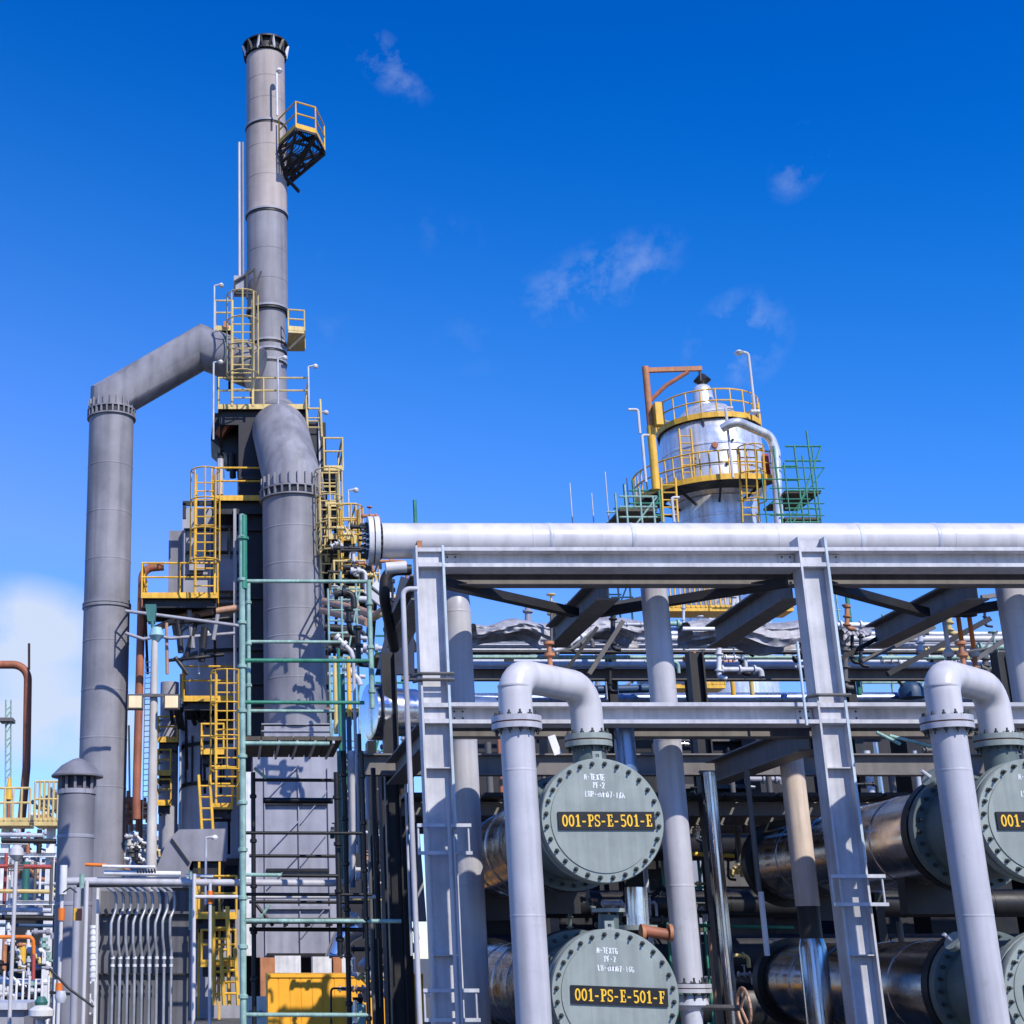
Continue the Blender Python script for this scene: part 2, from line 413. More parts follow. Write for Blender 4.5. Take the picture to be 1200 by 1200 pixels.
# bolted splice plates at the beam to column joints
for x in (xa, xb, xc):
    for zz in (zt - hb / 2, zm - hb / 2):
        for s_ in (-1, 1):
            if x == xa and s_ == -1: continue
            if x == xc and s_ == 1: continue
            px_ = x + s_ * (cw / 2 + .10)
            sp_ = B().box(px_ - .085, px_ + .085, YF + .140, YF + .1525, zz - hb * .28, zz + hb * .28).obj('splice_plate', frame_g, t)
            for dz in (-.035, .035):
                for dx in (-.045, .045):
                    bolts(sp_, V3((px_ + dx, YF + .134, zz + dz)), V3((0, -1, 0)), 0, 1, .011, .03)
    for zz in (Z(900, YF), Z(1120, YF)):
        B().box(x - cw / 2 + .023, x + cw / 2 - .023, YF + .02, YF + .113, zz, zz + .012).obj('web_stiffener', frame_g, t)
# joint details: gusset lugs on column tops, stiffener plates, orange mark, clamp brackets
B().box(xb - .13, xb + .13, YF + .02, YF + .3, Z(846, YF) - .02, Z(846, YF) + .0).obj('stiffener_plate', steel, colB)
B().box(xb - .03, xb + .0, YF + .145, YF + .168, Z(792, YF), Z(772, YF)).obj('orange_mark', orange, colB)
for (x, py) in ((xa, 1000), (xa, 1195), (xb, 1060)):
    zz = Z(py, YF)
    for dz in (0, .28):
        B().bar(V3((x - .26, YF - .05, zz + dz)), V3((x + .3, YF - .05, zz + dz)), .05, .035).obj('clamp_bar', steel, t)
    B().tube([V3((x - .25, YF - .05, zz)), V3((x - .25, YF - .05, zz + .28))], .012, 0, 6).obj('clamp_rod', steel, t)
    B().tube([V3((x + .27, YF - .05, zz)), V3((x + .27, YF - .05, zz + .28))], .012, 0, 6).obj('clamp_rod', steel, t)
for py in (800, 808, 1005, 1190):
    B().box(xa - cw / 2 + .024, xa + cw / 2 - .024, YF + .158, YF + .169, Z(py, YF), Z(py - 1.2, YF)).obj('web_seam', dark, colA)
for (x, py) in ((xa, 790), (xa, 797), (xb, 815)):
    flz = Z(py, YF)
    B().tube([V3((x - .22, YF + .1, flz)), V3((x - .15, YF - .03, flz)), V3((x + .2, YF - .03, flz))], .02, .04, 6).obj('pipe_clip', steel_d, t)
# column conduits
PIPE('thin pale grey conduit bent over just left of the left rack column', [(489, 690, 15.2), (472, 690, 15.2), (476, 800, 15.2), (492, 1200, 15.2), (494, 1280, 15.2)], 6, pipe_g, name='conduit', cat='conduit')
for k, (px, w) in enumerate(((528, 5), (533, 3.5))):
    VP(['thicker thin riser pipe beside right flange of left rack column', 'thinnest riser pipe beside right flange of left rack column'][k], px, 1000, 15.2, 920 + 60 * k, None, w, pipe_g, name='riser_pipe')
VP('slim pale conduit running up left face of the right rack column', 935, 760, 15.3, 752, 850, 3.2, weld, name='conduit', cat='conduit')

# overhead pipe with blind flange
YO = 16.45; r_o = M(21, 634, YO); z_o = Z(634, YO)
t = T('overhead_pipe', 'large pale pipe lying along the top of the rack with bolted blind flange', 'pipe', (X(445, 634, YO), YO, z_o - r_o))
xl = X(447, 634, YO)
B().tube([V3((xl, YO, z_o)), V3((xz + 1, YO, z_o))], r_o, 0, 40).obj('pipe_run', pipe_w, t)
for px in (620, 905, 1110):
    B().lathe([(r_o, 0), (r_o * 1.012, .005), (r_o * 1.012, .02), (r_o, .025)], V3((X(px, 634, YO), YO, z_o)), V3((1, 0, 0)), 40).obj('weld_seam', pipe_w, t)
rf = M(29, 628, YO)
fo = flange_ring(t, V3((X(437, 634, YO), YO, z_o)), V3((1, 0, 0)), rf, r_o * .5, M(6.5, 634, YO), white, 20, .024, .11)
B().lathe([(.001, -.01), (rf * .99, -.01), (rf * .99, .03), (.001, .03)], V3((X(432, 634, YO), YO, z_o)), V3((1, 0, 0)), 40).obj('blind_cover', white, t)
for px in (545, 700, 775, 850, 1020, 1180):
    B().lathe([(r_o * 1.002, 0), (r_o * 1.008, .012), (r_o * 1.002, .024)], V3((X(px, 634, YO), YO, z_o)), V3((1, 0, 0)), 40).obj('weld_seam', pipe_w, t)
B().box(X(493, 634, YF), X(499, 634, YF), YF + .3, YF + .5, zt + .022, zt + .16).obj('pipe_stop', rust_o, t)
for px in (640, 735, 1000, 1090):
    B().lathe([(r_o * 1.004, 0), (r_o * 1.02, .005), (r_o * 1.02, .05), (r_o * 1.004, .055)], V3((X(px, 634, YO), YO, z_o)), V3((1, 0, 0)), 40).obj('pipe_strap', steel, t)
# second pipe under the overhead pipe end
PIPE('dark elbow pipe dropping under the blind flanged end of the overhead pipe', [(482, 668, 17.2), (452, 668, 17.2), (450, 700, 17.2), (462, 760, 18.2)], 13, dark, fillet=.2)
PIPE('short white pipe stub directly below the overhead pipe end', [(452, 666, 16.4), (476, 664, 16.4)], 14, pipe_w, name='pipe_stub')

# vertical grey pipes standing behind the front beams
def big_riser(px, py, Y, ytop, ybot, w, label, elbow=None):
    x = X(px, py, Y); r = M(w, py, Y) / 2; zt_ = Z(ytop, Y)
    t = T('vertical_pipe', label, 'pipe', (x, Y, Z(ybot, Y) if ybot else 0), 'grey vertical pipes behind the rack beams')
    pts = [V3((x, Y, Z(ybot, Y) if ybot else 0)), V3((x, Y, zt_))]
    for zz in (Z(720, Y), Z(870, Y), Z(1040, Y)): B().lathe([(r, 0), (r * 1.015, .01), (r * 1.015, .02), (r, .03)], V3((x, Y, zz)), UP, 32).obj('weld_seam', pipe_g, t)
    if elbow: pts += [V3((x - .1, Y + 1.4, zt_ + .0))]
    B().tube(pts, r, r * 2.4, 32).obj('pipe_run', pipe_g, t)
    return t, x, r
t1, x1, r1 = big_riser(537, 760, 16.9, 678, None, 33, 'grey vertical pipe with elbow top just right of left rack column', True)
t2, x2, r2 = big_riser(776, 800, 16.45, 655, 1152, 31, 'tall grey vertical pipe right of the green covers ending in a low flange')
flange_ring(t2, V3((x2, 16.45, Z(1158, 16.45))), UP, r2 * 1.55, r2, .045, pipe_g, 12, .022, .1)
t3, x3, r3 = big_riser(1194, 750, 16.45, 655, None, 33, 'grey vertical pipe at right edge of the photograph')
# valve under the low flange
t = T('gate_valve', 'grey gate valve hanging below low flange of tall vertical pipe', 'valve', (x2, 16.45, 0))
B().lathe([(.17, 0), (.19, -.1), (.12, -.16), (.11, -.3), (.2, -.34), (.2, -.4)], V3((x2, 16.45, Z(1166, 16.45))), UP, 20).obj('valve_body', steel, t)
B().tube([V3((x2, 16.45, 0)), V3((x2, 16.45, Z(1200, 16.45) - .1))], .12, 0, 16).obj('pipe_run', pipe_g, t)
B().tube([V3((x2, 16.4, Z(1180, 16.45))), V3((x2 + .42, 16.1, Z(1180, 16.45)))], .03, 0, 8).obj('stem', steel_d, t)
b = B(); hc = V3((x2 + .42, 16.1, Z(1180, 16.45)))
for i in range(20):
    a0, a1 = 2 * math.pi * i / 20, 2 * math.pi * (i + 1) / 20
    b.tube([hc + V3((.03, 0.2 * math.cos(a0), .2 * math.sin(a0))), hc + V3((.03, .2 * math.cos(a1), .2 * math.sin(a1)))], .018, 0, 6)
for a0 in (0, 2.09, 4.19): b.tube([hc, hc + V3((.03, 0.2 * math.cos(a0), .2 * math.sin(a0)))], .014, 0, 6)
b.obj('handwheel', copper, t)

# ================================================================== glyph strokes
def stroke(b, pl, w, o, ux, uz):
    pts = [V3((p[0], p[1])) if False else (p[0], p[1]) for p in pl]
    n = len(pts); L_ = []; R_ = []
    for i in range(n):
        x0, y0 = pts[max(i - 1, 0)]; x1_, y1_ = pts[min(i + 1, n - 1)]
        dx, dy = x1_ - x0, y1_ - y0; l_ = math.hypot(dx, dy) or 1
        nx, ny = -dy / l_ * w / 2, dx / l_ * w / 2
        L_.append(o + ux * (pts[i][0] + nx) + uz * (pts[i][1] + ny)); R_.append(o + ux * (pts[i][0] - nx) + uz * (pts[i][1] - ny))
    lv = [b.bm.verts.new(p) for p in L_]; rv = [b.bm.verts.new(p) for p in R_]
    for i in range(n - 1): b.bm.faces.new((lv[i], rv[i], rv[i + 1], lv[i + 1]))
def arc(cx, cy, rx, ry, a0, a1, n=12):
    return [(cx + rx * math.cos(math.radians(a0 + (a1 - a0) * i / n)), cy + ry * math.sin(math.radians(a0 + (a1 - a0) * i / n))) for i in range(n + 1)]
# (polyline, weight) with weight 1 = stem, .5 = thin/serif
SER = {
 '0': [(arc(.3, .5, .2, .43, 0, 360, 24), .8)],
 '1': [([(.32, 0), (.32, 1)], 1), ([(.1, .05), (.54, .05)], .5), ([(.12, .80), (.3, .93)], .6)],
 'P': [([(.17, 0), (.17, 1)], 1), ([(.0, .05), (.36, .05)], .5), ([(.0, .95), (.2, .95)], .5), ([(.2, .94), (.38, .94)] + arc(.36, .72, .15, .22, 90, -90, 8) + [(.2, .5)], .75)],
 'S': [(arc(.3, .72, .19, .22, 40, 270, 10) + arc(.3, .26, .2, .2, 90, -140, 10)[1:], .75), ([(.5, .68), (.5, .98)], .45), ([(.08, .02), (.08, .34)], .45)],
 'E': [([(.17, 0), (.17, 1)], 1), ([(0, .05), (.52, .05)], .55), ([(0, .95), (.5, .95)], .55), ([(.2, .5), (.4, .5)], .5), ([(.5, .0), (.5, .28)], .5), ([(.48, .72), (.48, 1)], .5), ([(.39, .38), (.39, .62)], .4)],
 'F': [([(.17, 0), (.17, 1)], 1), ([(0, .05), (.36, .05)], .5), ([(0, .95), (.5, .95)], .55), ([(.2, .5), (.4, .5)], .5), ([(.48, .70), (.48, 1)], .5), ([(.39, .38), (.39, .62)], .4)],
 '5': [([(.5, .93), (.14, .93)], .8), ([(.13, .98), (.13, .52)], .5), ([(.12, .55)] + arc(.28, .3, .22, .27, 110, -140, 12), .8)],
 '-': [([(.08, .42), (.42, .42)], .8)]}
THIN = {
 'H': [[(0, 0), (.05, 1)], [(.4, 0), (.4, .95)], [(0, .5), (.4, .5)]], 'T': [[(0, 1), (.5, 1)], [(.25, 1), (.25, 0)]], 'E': [[(.4, 1), (0, 1), (0, 0), (.4, 0)], [(0, .5), (.35, .5)]],
 'X': [[(0, 0), (.45, 1)], [(0, 1), (.45, 0)]], 'P': [[(0, 0), (0, 1), (.4, .95), (.4, .55), (0, .5)]], 'F': [[(0, 0), (0, 1), (.4, 1)], [(0, .5), (.3, .5)]], '-': [[(.1, .5), (.35, .5)]],
 '2': [[(0, .8), (.2, 1), (.4, .8), (0, 0), (.45, 0)]], 'L': [[(0, 1), (0, 0), (.4, 0)]], 'B': [[(0, 0), (0, 1), (.35, .9), (.3, .55), (0, .5), (.4, .35), (.35, 0), (0, 0)]],
 'M': [[(0, 0), (.05, 1), (.25, .4), (.45, 1), (.5, 0)]], '0': [[(.2, 0), (0, .5), (.2, 1), (.4, .5), (.2, 0)]], '7': [[(0, 1), (.4, 1), (.15, 0)]], '1': [[(.2, 0), (.2, 1)]], '6': [[(.4, 1), (.05, .5), (.1, 0), (.4, .1), (.35, .45), (.08, .45)]],
 'A': [[(0, 0), (.25, 1), (.5, 0)], [(.1, .4), (.4, .4)]], '4': [[(.3, 0), (.3, 1), (0, .35), (.45, .35)]], 'G': [[(.4, .85), (.1, 1), (0, .4), (.2, 0), (.4, .1), (.4, .45), (.2, .45)]], ' ': [], 'D': [[(0, 0), (0, 1), (.4, .7), (.4, .2), (0, 0)]], 'O': [[(.2, 0), (0, .5), (.2, 1), (.4, .5), (.2, 0)]]}

# ================================================================== EXCHANGERS
def exchanger(px, py, rpx, text, notes, label, tilt=0, Yc=14.2):
    c = P(px, py, Yc); R = M(rpx, py, Yc); ax = V3((0, -1, 0)); YB = V3((0, 1, 0))
    t = T('heat_exchanger', label, 'heat exchanger', (c.x, Yc, c.z - R * 1.1), 'stacked tube heat exchangers with green covers')
    cov = B().lathe([(.001, 0), (R, 0), (R, -.001), (R, .10), (.001, .10)][1:4] , c + V3((0, 0, 0)), YB, 72)
    cov = B().lathe([(R * .985, 0), (R, .012), (R, .09), (R * .985, .1)], c, YB, 72).obj('end_cover', exch, t)
    B().lathe([(R * .845, 0), (R * .84, -.012), (R * .02, -.012)], c + V3((0, .001, 0)), YB, 72).obj('raised_face', exch, cov)
    bolts(cov, c + V3((0, -.012, 0)), ax, R * .915, 28, M(2.8, py, Yc), .09, phase=.5)
    B().lathe([(R * .97, 0), (R * .97, .02)], c + V3((0, .105, 0)), YB, 64).obj('gasket', black, t)
    fl = B().lathe([(R * .8, 0), (R * 1.0, 0), (R * 1.0, .11), (R * .84, .14)], c + V3((0, .13, 0)), YB, 72).obj('channel_flange', exch, t)
    b = B(); b.lathe([(R * .84, 0), (R * .84, 1.12)], c + V3((0, .27, 0)), YB, 48); b.obj('channel_barrel', exch_d, t)
    g1 = B().lathe([(R * .84, 0), (R * 1.02, 0), (R * 1.02, .12), (R * .84, .12)], c + V3((0, 1.36, 0)), YB, 64).obj('girth_flange', exch_d, t)
    bolts(g1, c + V3((0, 1.34, 0)), ax, R * .93, 28, .022, .1)
    g2 = B().lathe([(R * .8, 0), (R * 1.04, 0), (R * 1.04, .14), (R * .8, .14)], c + V3((0, 1.5, 0)), YB, 64).obj('girth_flange', black, t)
    sh = B().lathe([(R * .86, 0), (R * .86, 4.9)], c + V3((0, 1.66, 0)), YB, 56).obj('shell', clad_d, t)
    for i in range(1, 5):
        B().lathe([(R * .862, 0), (R * .878, .01), (R * .878, .05), (R * .862, .06)], c + V3((0, 1.7 + i * .98, 0)), YB, 56).obj('cladding_band', clad_d, sh)
    B().lathe([(R * .8, 0), (R * 1.0, 0), (R * 1.0, .2), (R * .8, .2)], c + V3((0, 6.58, 0)), YB, 56).obj('rear_flange', black, t)
    B().lathe([(R * .9, 0), (R * .8, .25), (R * .4, .42), (.01, .46)], c + V3((0, 6.8, 0)), YB, 40).obj('rear_head', clad_d, t)
    B().box(c.x - R * .5, c.x + R * .5, Yc + 2.4, Yc + 2.6, c.z - R * 1.35, c.z - R * .7).obj('saddle', dark, t)
    B().box(c.x - R * .5, c.x + R * .5, Yc + 5.4, Yc + 5.6, c.z - R * 1.35, c.z - R * .7).obj('saddle', dark, t)
    # lifting lug: plate with hole, as four bars
    b = B(); lz = c.z + R * 1.0; lw = M(5.5, py, Yc)
    b.box(c.x - lw, c.x - lw * .4, Yc + .02, Yc + .06, lz - .02, lz + lw * 1.6); b.box(c.x + lw * .4, c.x + lw, Yc + .02, Yc + .06, lz - .02, lz + lw * 1.6)
    b.box(c.x - lw * .4, c.x + lw * .4, Yc + .02, Yc + .06, lz + lw * .95, lz + lw * 1.6); b.box(c.x - lw * .4, c.x + lw * .4, Yc + .02, Yc + .06, lz - .02, lz + lw * .3)
    b.obj('lifting_lug', exch, t)
    # sign
    sw, sh_ = M(56.5, py, Yc), M(10.3, py, Yc); sz = c.z - M(1, py, Yc); ca, sa = math.cos(tilt), math.sin(tilt)
    ux = V3((ca, 0, sa)); uz = V3((-sa, 0, ca)); sc = V3((c.x + M(4, py, Yc), Yc - .023, sz))
    s = B().obox(sc, ux * sw, V3((0, .008, 0)), uz * sh_).obj('name_plate', black, t)
    b = B(); hgt = sh_ * 1.36; tw = sw * 1.86; adv = tw / (len(text) - .1); o0 = sc - ux * tw / 2 - uz * hgt / 2 + V3((0, -.012, 0))
    kx = adv / .62
    for i, ch in enumerate(text):
        for pl, wt in SER[ch]:
            stroke(b, [(p[0] * kx + i * adv, p[1] * hgt) for p in pl], adv * .27 * wt + .001, o0, ux, uz)
            o0 = o0 + V3((0, -.00015, 0))
    b.obj('lettering', text_y, s)
    # handwritten white notes
    hh = M(6.4, py, Yc)
    for li, (s_, offx, sl_) in enumerate(notes):
        b = B()
        o1 = V3((c.x + M(offx, py, Yc), Yc - .0135, c.z + M(47 - li * 9.8, py, Yc)))
        xx = 0; ccw = hh * .82
        for ch in s_:
            for pl in THIN[ch]:
                o1 = o1 + V3((0, -.0001, 0))
                stroke(b, [(xx + p[0] * ccw + random.uniform(-.003, .003), p[1] * hh + xx * sl_ + random.uniform(-.003, .003)) for p in pl], M(1.2, py, Yc), o1, V3((1, 0, 0)), UP)
            xx += ccw * .68
        b.obj('marker_writing', chalk, t)
    # small side fittings: inspection nozzle upper left with blind
    n0 = c + V3((-R * .72, .75, R * .55)); nd = V3((-.75, -.2, .5)).normalized()
    B().tube([n0, n0 + nd * .26], .055, 0, 12).obj('side_nozzle', exch_d, t)
    B().lathe([(.1, 0), (.1, .05)], n0 + nd * .26, nd, 20).obj('nozzle_flange', exch, t)
    B().tube([n0 + nd * .31, n0 + nd * .42], .02, 0, 8).obj('plug', steel, t)
    return t, c, R
eE, cE, RE = exchanger(706, 961, 72, '001-PS-E-501-E', [('H-TEXTE', -18, -.05), ('PF-2', -8, -.05), ('LBP-4MM07-16A', -18, -.06)],
    'upper left green exchanger with sign 001-PS-E-501-E', 0)
eF, cF, RF = exchanger(721, 1166, 75, '001-PS-E-501-F', [('H-TEXTG', -18, -.05), ('PF-2', -10, -.05), ('LB-4MM07-16G', -18, -.06)],
    'lower left green exchanger with sign 001-PS-E-501-F', -.035)
DX = V3((X(1219, 961, 14.2) - cE.x, 0, 0))
eE2 = dup(eE, DX, 'upper green exchanger cut by right edge of the photograph')
eF2 = dup(eF, DX, 'lower green exchanger in bottom right corner of the photograph')

# U-bend pipe assemblies on the upper exchangers
def ubend():
    Y1, Y2 = 14.1, 14.85
    xL = X(606, 860, Y1); xR = X(689, 862, Y2); r = M(19.7, 860, Y1)
    zf1 = Z(848, Y1); zf2 = Z(869, Y2); ztop = Z(797, 14.4)
    t = T('u_bend_pipe', 'grey pipe with swan neck bend feeding the upper left green exchanger', 'pipe', (xL, Y1, 0), 'swan neck pipes rising beside the exchangers')
    B().tube([V3((xL, Y1, 0)), V3((xL, Y1, zf1 - .06))], r, 0, 40).obj('down_pipe', pipe_g, t)
    B().tube([V3((xL, Y1, zf1 + .06)), V3((xL, Y1, ztop)), V3((xR, Y2, ztop)), V3((xR, Y2, zf2 + .06))], r, .46, 40).obj('bend', pipe_w, t)
    flange_ring(t, V3((xL, Y1, zf1)), UP, r * 1.48, r, .062, pipe_g, 12, .02, .062)
    flange_ring(t, V3((xR, Y2, zf2)), UP, r * 1.45, r, .062, exch, 12, .02, .062)
    B().tube([V3((xR, Y2, cE.z + RE * .6)), V3((xR, Y2, zf2 - .06))], r * 1.02, 0, 32).obj('nozzle', exch_d, t)
    for zz in (Z(905, Y1), Z(1075, Y1)): B().lathe([(r, 0), (r * 1.012, .008), (r * 1.012, .018), (r, .026)], V3((xL, Y1, zz)), UP, 40).obj('weld_seam', pipe_g, t)
    B().lathe([(r, 0), (r * 1.012, .008), (r * 1.012, .018), (r, .026)], V3((xL, Y1, Z(806, Y1))), UP, 40).obj('weld_seam', pipe_w, t)
    # vent valve on the crown
    vx = (xL + xR) / 2 + .02; vy = 14.5
    b = B().tube([V3((vx, vy, ztop + r * .8)), V3((vx, vy, ztop + r + .22))], .025, 0, 10)
    b.lathe([(.055, 0), (.055, .03)], V3((vx, vy, ztop + r + .1)), UP, 14); b.lathe([(.055, 0), (.055, .03)], V3((vx, vy, ztop + r + .22)), UP, 14)
    b.obj('vent_valve', rust_o, t)
    B().tube([V3((vx, vy, ztop + r + .14)), V3((vx + .22, vy - .02, ztop + r + .17)), V3((vx + .5, vy + .2, ztop + r + .4))], .012, .05, 8).obj('tubing', steel_d, t)
    return t
ub = ubend()
ub2 = dup(ub, DX + V3((-.02, 0, 0)), 'grey pipe with swan neck bend feeding the exchanger at right edge')
# hanging rag/tag beside left bend
B().bar(P(646, 862, 14.9), P(654, 884, 14.9), .008, M(9, 870, 14.9), V3((0, -1, 0)).cross(P(646, 862, 14.9) - P(654, 884, 14.9))).obj('inspection_tag', white)
tag(bpy.data.objects['inspection_tag'], 'white strip tag hanging between swan neck pipe and green exchanger nozzle', 'tag')
# pieces between the upper and lower exchangers
t = T('shell_nozzle', 'shiny short vertical pipe joining upper and lower green exchanger shells', 'pipe', P(748, 1070, 16))
B().tube([P(748, 1088, 16.0), P(745, 1040, 16.0)], M(13, 1060, 16), 0, 24).obj('pipe_run', clad, t)
B().lathe([(.2, 0), (.2, .05)], P(748, 1090, 16.0), UP, 24).obj('flange', exch, t)
t = T('flanged_spool', 'rusty flanged pipe spool between lower green cover and tall grey pipe', 'pipe spool', P(770, 1092, 15.2))
B().tube([P(752, 1090, 15.2), P(786, 1096, 15.2)], M(6.5, 1090, 15.2), 0, 16).obj('spool_pipe', rust, t)
for q in (751, 783): B().lathe([(M(10, 1090, 15.2), 0), (M(10, 1090, 15.2), .035)], P(q, 1093, 15.2), V3((1, 0, -.05)), 20).obj('flange', rust_o, t)
t = T('blind_nozzle', 'pale green blind flange lying flat above lower green exchanger cover', 'flange', P(713, 1070, 14.9))
B().lathe([(M(19, 1070, 14.9), 0), (M(19, 1070, 14.9), .035)], P(713, 1069, 14.9), UP, 32).obj('blind_plate', exch, t)
B().tube([P(713, 1100, 14.9), P(713, 1072, 14.9)], .1, 0, 20).obj('neck', exch_d, t)
VP('bluish metal clad pipe rising behind the upper left exchanger nozzle', 733, 880, 15.9, 848, 930, 24, blue_l, name='clad_pipe')

# pipes in the bay between
t = T('insulated_pipe', 'beige wrapped vertical pipe just left of the right rack column', 'pipe', P(943, 1060, 17.6))
xi = X(935, 960, 17.6)
B().tube([V3((xi, 17.6, Z(1062, 17.6))), V3((xi, 17.6, Z(872, 17.6)))], M(13.5, 960, 17.6), 0, 24).obj('insulation', beige, t)
B().tube([V3((xi, 17.6, Z(1104, 17.6))), V3((xi, 17.6, Z(1062.4, 17.6)))], M(12.5, 960, 17.6), 0, 24).obj('bare_pipe', dark, t)
B().lathe([(M(13, 960, 17.6), 0), (M(15.5, 960, 17.6), -.1), (M(15.5, 960, 17.6), -1.9)], V3((xi, 17.6, Z(1100, 17.6))), UP, 24).obj('metal_jacket', clad_d, t)
VP('black glossy slim vertical pipe between the two exchanger stacks', 845, 1050, 17.4, 905, None, 14, clad_d, name='black_pipe')
VP('thin white tube hanging in front of the middle clad shells', 894, 1070, 16.6, 1045, 1120, 6.5, pipe_w, name='white_tube')
VP('thin dark tube hanging in front of middle clad shells', 883, 980, 16.6, 900, 1045, 6, steel_d, name='dark_tube')
# cable bundle & misc brackets
for k, (px, py, ln) in enumerate(((1050, 862, 46), (1035, 858, 20))):
    PIPE(['long pale green angle bar leaning beside the right swan neck pipe', 'short pale angle bar below the right mid beam'][k], [(px - 8, py, 15.1), (px + ln, py + 14, 15.1)], 4, green_p, name='angle_bar', cat='bar')
# ================================================================== MIDGROUND BEHIND THE RACK
# silver tarpaulins lying on pipes
def tarpaulin(x0, x1, y0, y1, Y, label, seed):
    rnd = random.Random(seed)
    ph = [rnd.uniform(0, 6) for _ in range(8)]
    p0, p1 = P(x0, y0, Y), P(x1, y1, Y)
    def fn(u, v):
        x = p0.x + (p1.x - p0.x) * u
        zc = (p0.z + p1.z) / 2; hz = abs(p0.z - p1.z) / 2
        a = math.pi * (v * 1.3 - .15)
        n_ = math.sin(v * 38 + ph[2] + 3 * math.sin(u * 3 + ph[3])) * .4 + math.sin(v * 17 - u * 5 + ph[1]) * .4 + math.sin(u * 41 + ph[0] + v * 26) * .15 + abs(math.sin(v * 44 + u * 7)) * .25
        env = .85 + .15 * math.sin(u * 4 + ph[4]) + .12 * math.sin(u * 11 + ph[5])
        sag = .05 * math.sin(u * 7 + ph[6])
        return V3((x, Y - math.cos(a) * .4 + n_ * .05, zc + sag + (math.sin(a) * hz * 1.25 - hz * .6) * env + n_ * .022))
    o = B().grid(fn, 90, 44).obj('tarpaulin', tarp)
    return tag(o, label, 'tarpaulin')
tarpaulin(553, 640, 724, 750, 22.5, 'crumpled silver tarpaulin over pipes right of the left rack column', 1)
tarpaulin(650, 755, 722, 748, 22.9, 'dark crumpled tarpaulin behind left swan neck pipe', 2)
tarpaulin(800, 945, 722, 757, 22.5, 'largest crumpled silver tarpaulin left of the right rack column', 3)
tarpaulin(975, 1010, 730, 752, 22.5, 'small silver tarpaulin scrap right of the right rack column', 4)
# horizontal pipes of the second rack (each a pipe of its own)
rows = [(748, 8, pipe_w, 24.0, 'topmost pale horizontal pipe under the tarpaulins'), (757, 6, pipe_g, 24.2, 'second pale horizontal pipe under the tarpaulins'),
        (764, 5, dark, 23.8, 'dark horizontal pipe among pale ones behind the rack'), (770, 5, green_p, 23.5, 'pale green horizontal scaffold tube behind the rack'),
        (779, 7, steel, 24.4, 'grey horizontal pipe just above brown beam behind the rack')]
rows += [(742, 5, white, 26.0, 'thin white horizontal pipe touching the tarpaulins'), (752.5, 4, steel, 25.0, 'thin steel horizontal pipe below the topmost pale one'), (761, 4, white, 26.4, 'thin white horizontal pipe third below the tarpaulins'),
         (774.5, 4, steel, 25.6, 'thin steel horizontal pipe under the pale green tube'), (784, 4, pipe_w, 25.4, 'thin pale horizontal pipe nearest the brown beam')]
for py, w, m, Y, lab in rows:
    PIPE(lab, [(505, py, Y), (1330, py + 1, Y)], w, m, group='horizontal pipes running behind the rack')
t = T('rear_support_frame', 'brown steel beam frame carrying horizontal pipes behind the rack', 'steel frame', (X(700, 790, 24.6), 24.6, 0))
B().ibeam(P(470, 791, 24.6), P(1340, 791, 24.6), .2, M(13, 790, 24.6)).obj('beam', brown_g, t)
B().ibeam(P(470, 900, 24.6), P(1340, 900, 24.6), .2, M(16, 900, 24.6)).obj('beam', dark, t)
for px in (600, 720, 812, 1000, 1105, 1290):
    B().ibeam(V3((X(px, 790, 24.6), 24.8, 0)), V3((X(px, 790, 24.6), 24.8, Z(765 if px != 720 else 735, 24.6))), .14, .16).obj('post', dark if px != 812 else steel_d, t)
PIPE('fat bluish metal clad pipe seen just above the mid beam', [(430, 820, 26), (1340, 818, 26)], 15, blue_l, rings=1.2, group='horizontal pipes running behind the rack')
b = B().tube([P(700, 808, 25.5), P(790, 806, 25.5)], M(5, 806, 25.5), 0, 12); 
tag(b.obj('short_pipe', blue), 'short dark blue pipe stub above the mid beam', 'pipe')
t = T('valve_dome', 'dark rounded valve bonnet on the bluish pipe at right', 'valve', P(1068, 815, 25.7))
B().lathe([(M(14, 810, 25.7), 0), (M(14, 810, 25.7), .15), (M(10, 810, 25.7), .26), (.02, .32)], P(1069, 818, 25.6), UP, 24).obj('bonnet', blue, t)
B().tube([P(1058, 790, 25.4), P(1052, 797, 25.4), P(1058, 804, 25.4)], .03, .05, 8).obj('hook_pipe', dark, t)
# orange handled valves near right column
for k, px in enumerate((1108, 1125, 1138)):
    t = T('small_valve', ['small valve with silver stem, leftmost of three above the right bend', 'small valve with orange stem, middle of three above the right bend', 'small valve with orange stem, rightmost of three above the right bend'][k], 'valve', P(px, 765, 17.5), 'three small valves above the right bend')
    B().tube([P(px - 2, 724, 17.5), P(px + 4, 766, 17.5)], .028, 0, 8).obj('stem', orange if k else steel, t)
    B().lathe([(.09, 0), (.09, .03)], P(px - 2, 722, 17.5), UP, 16).obj('handwheel', black, t)
    B().lathe([(.05, 0), (.07, .05), (.04, .1)], P(px + 4, 770, 17.5), UP, 12).obj('valve_body', steel, t)
    B().tube([P(px + 4, 766, 17.5), P(px + 6, 800, 17.5)], .03, 0, 8).obj('inlet_pipe', rust_o if k == 2 else steel_d, t)
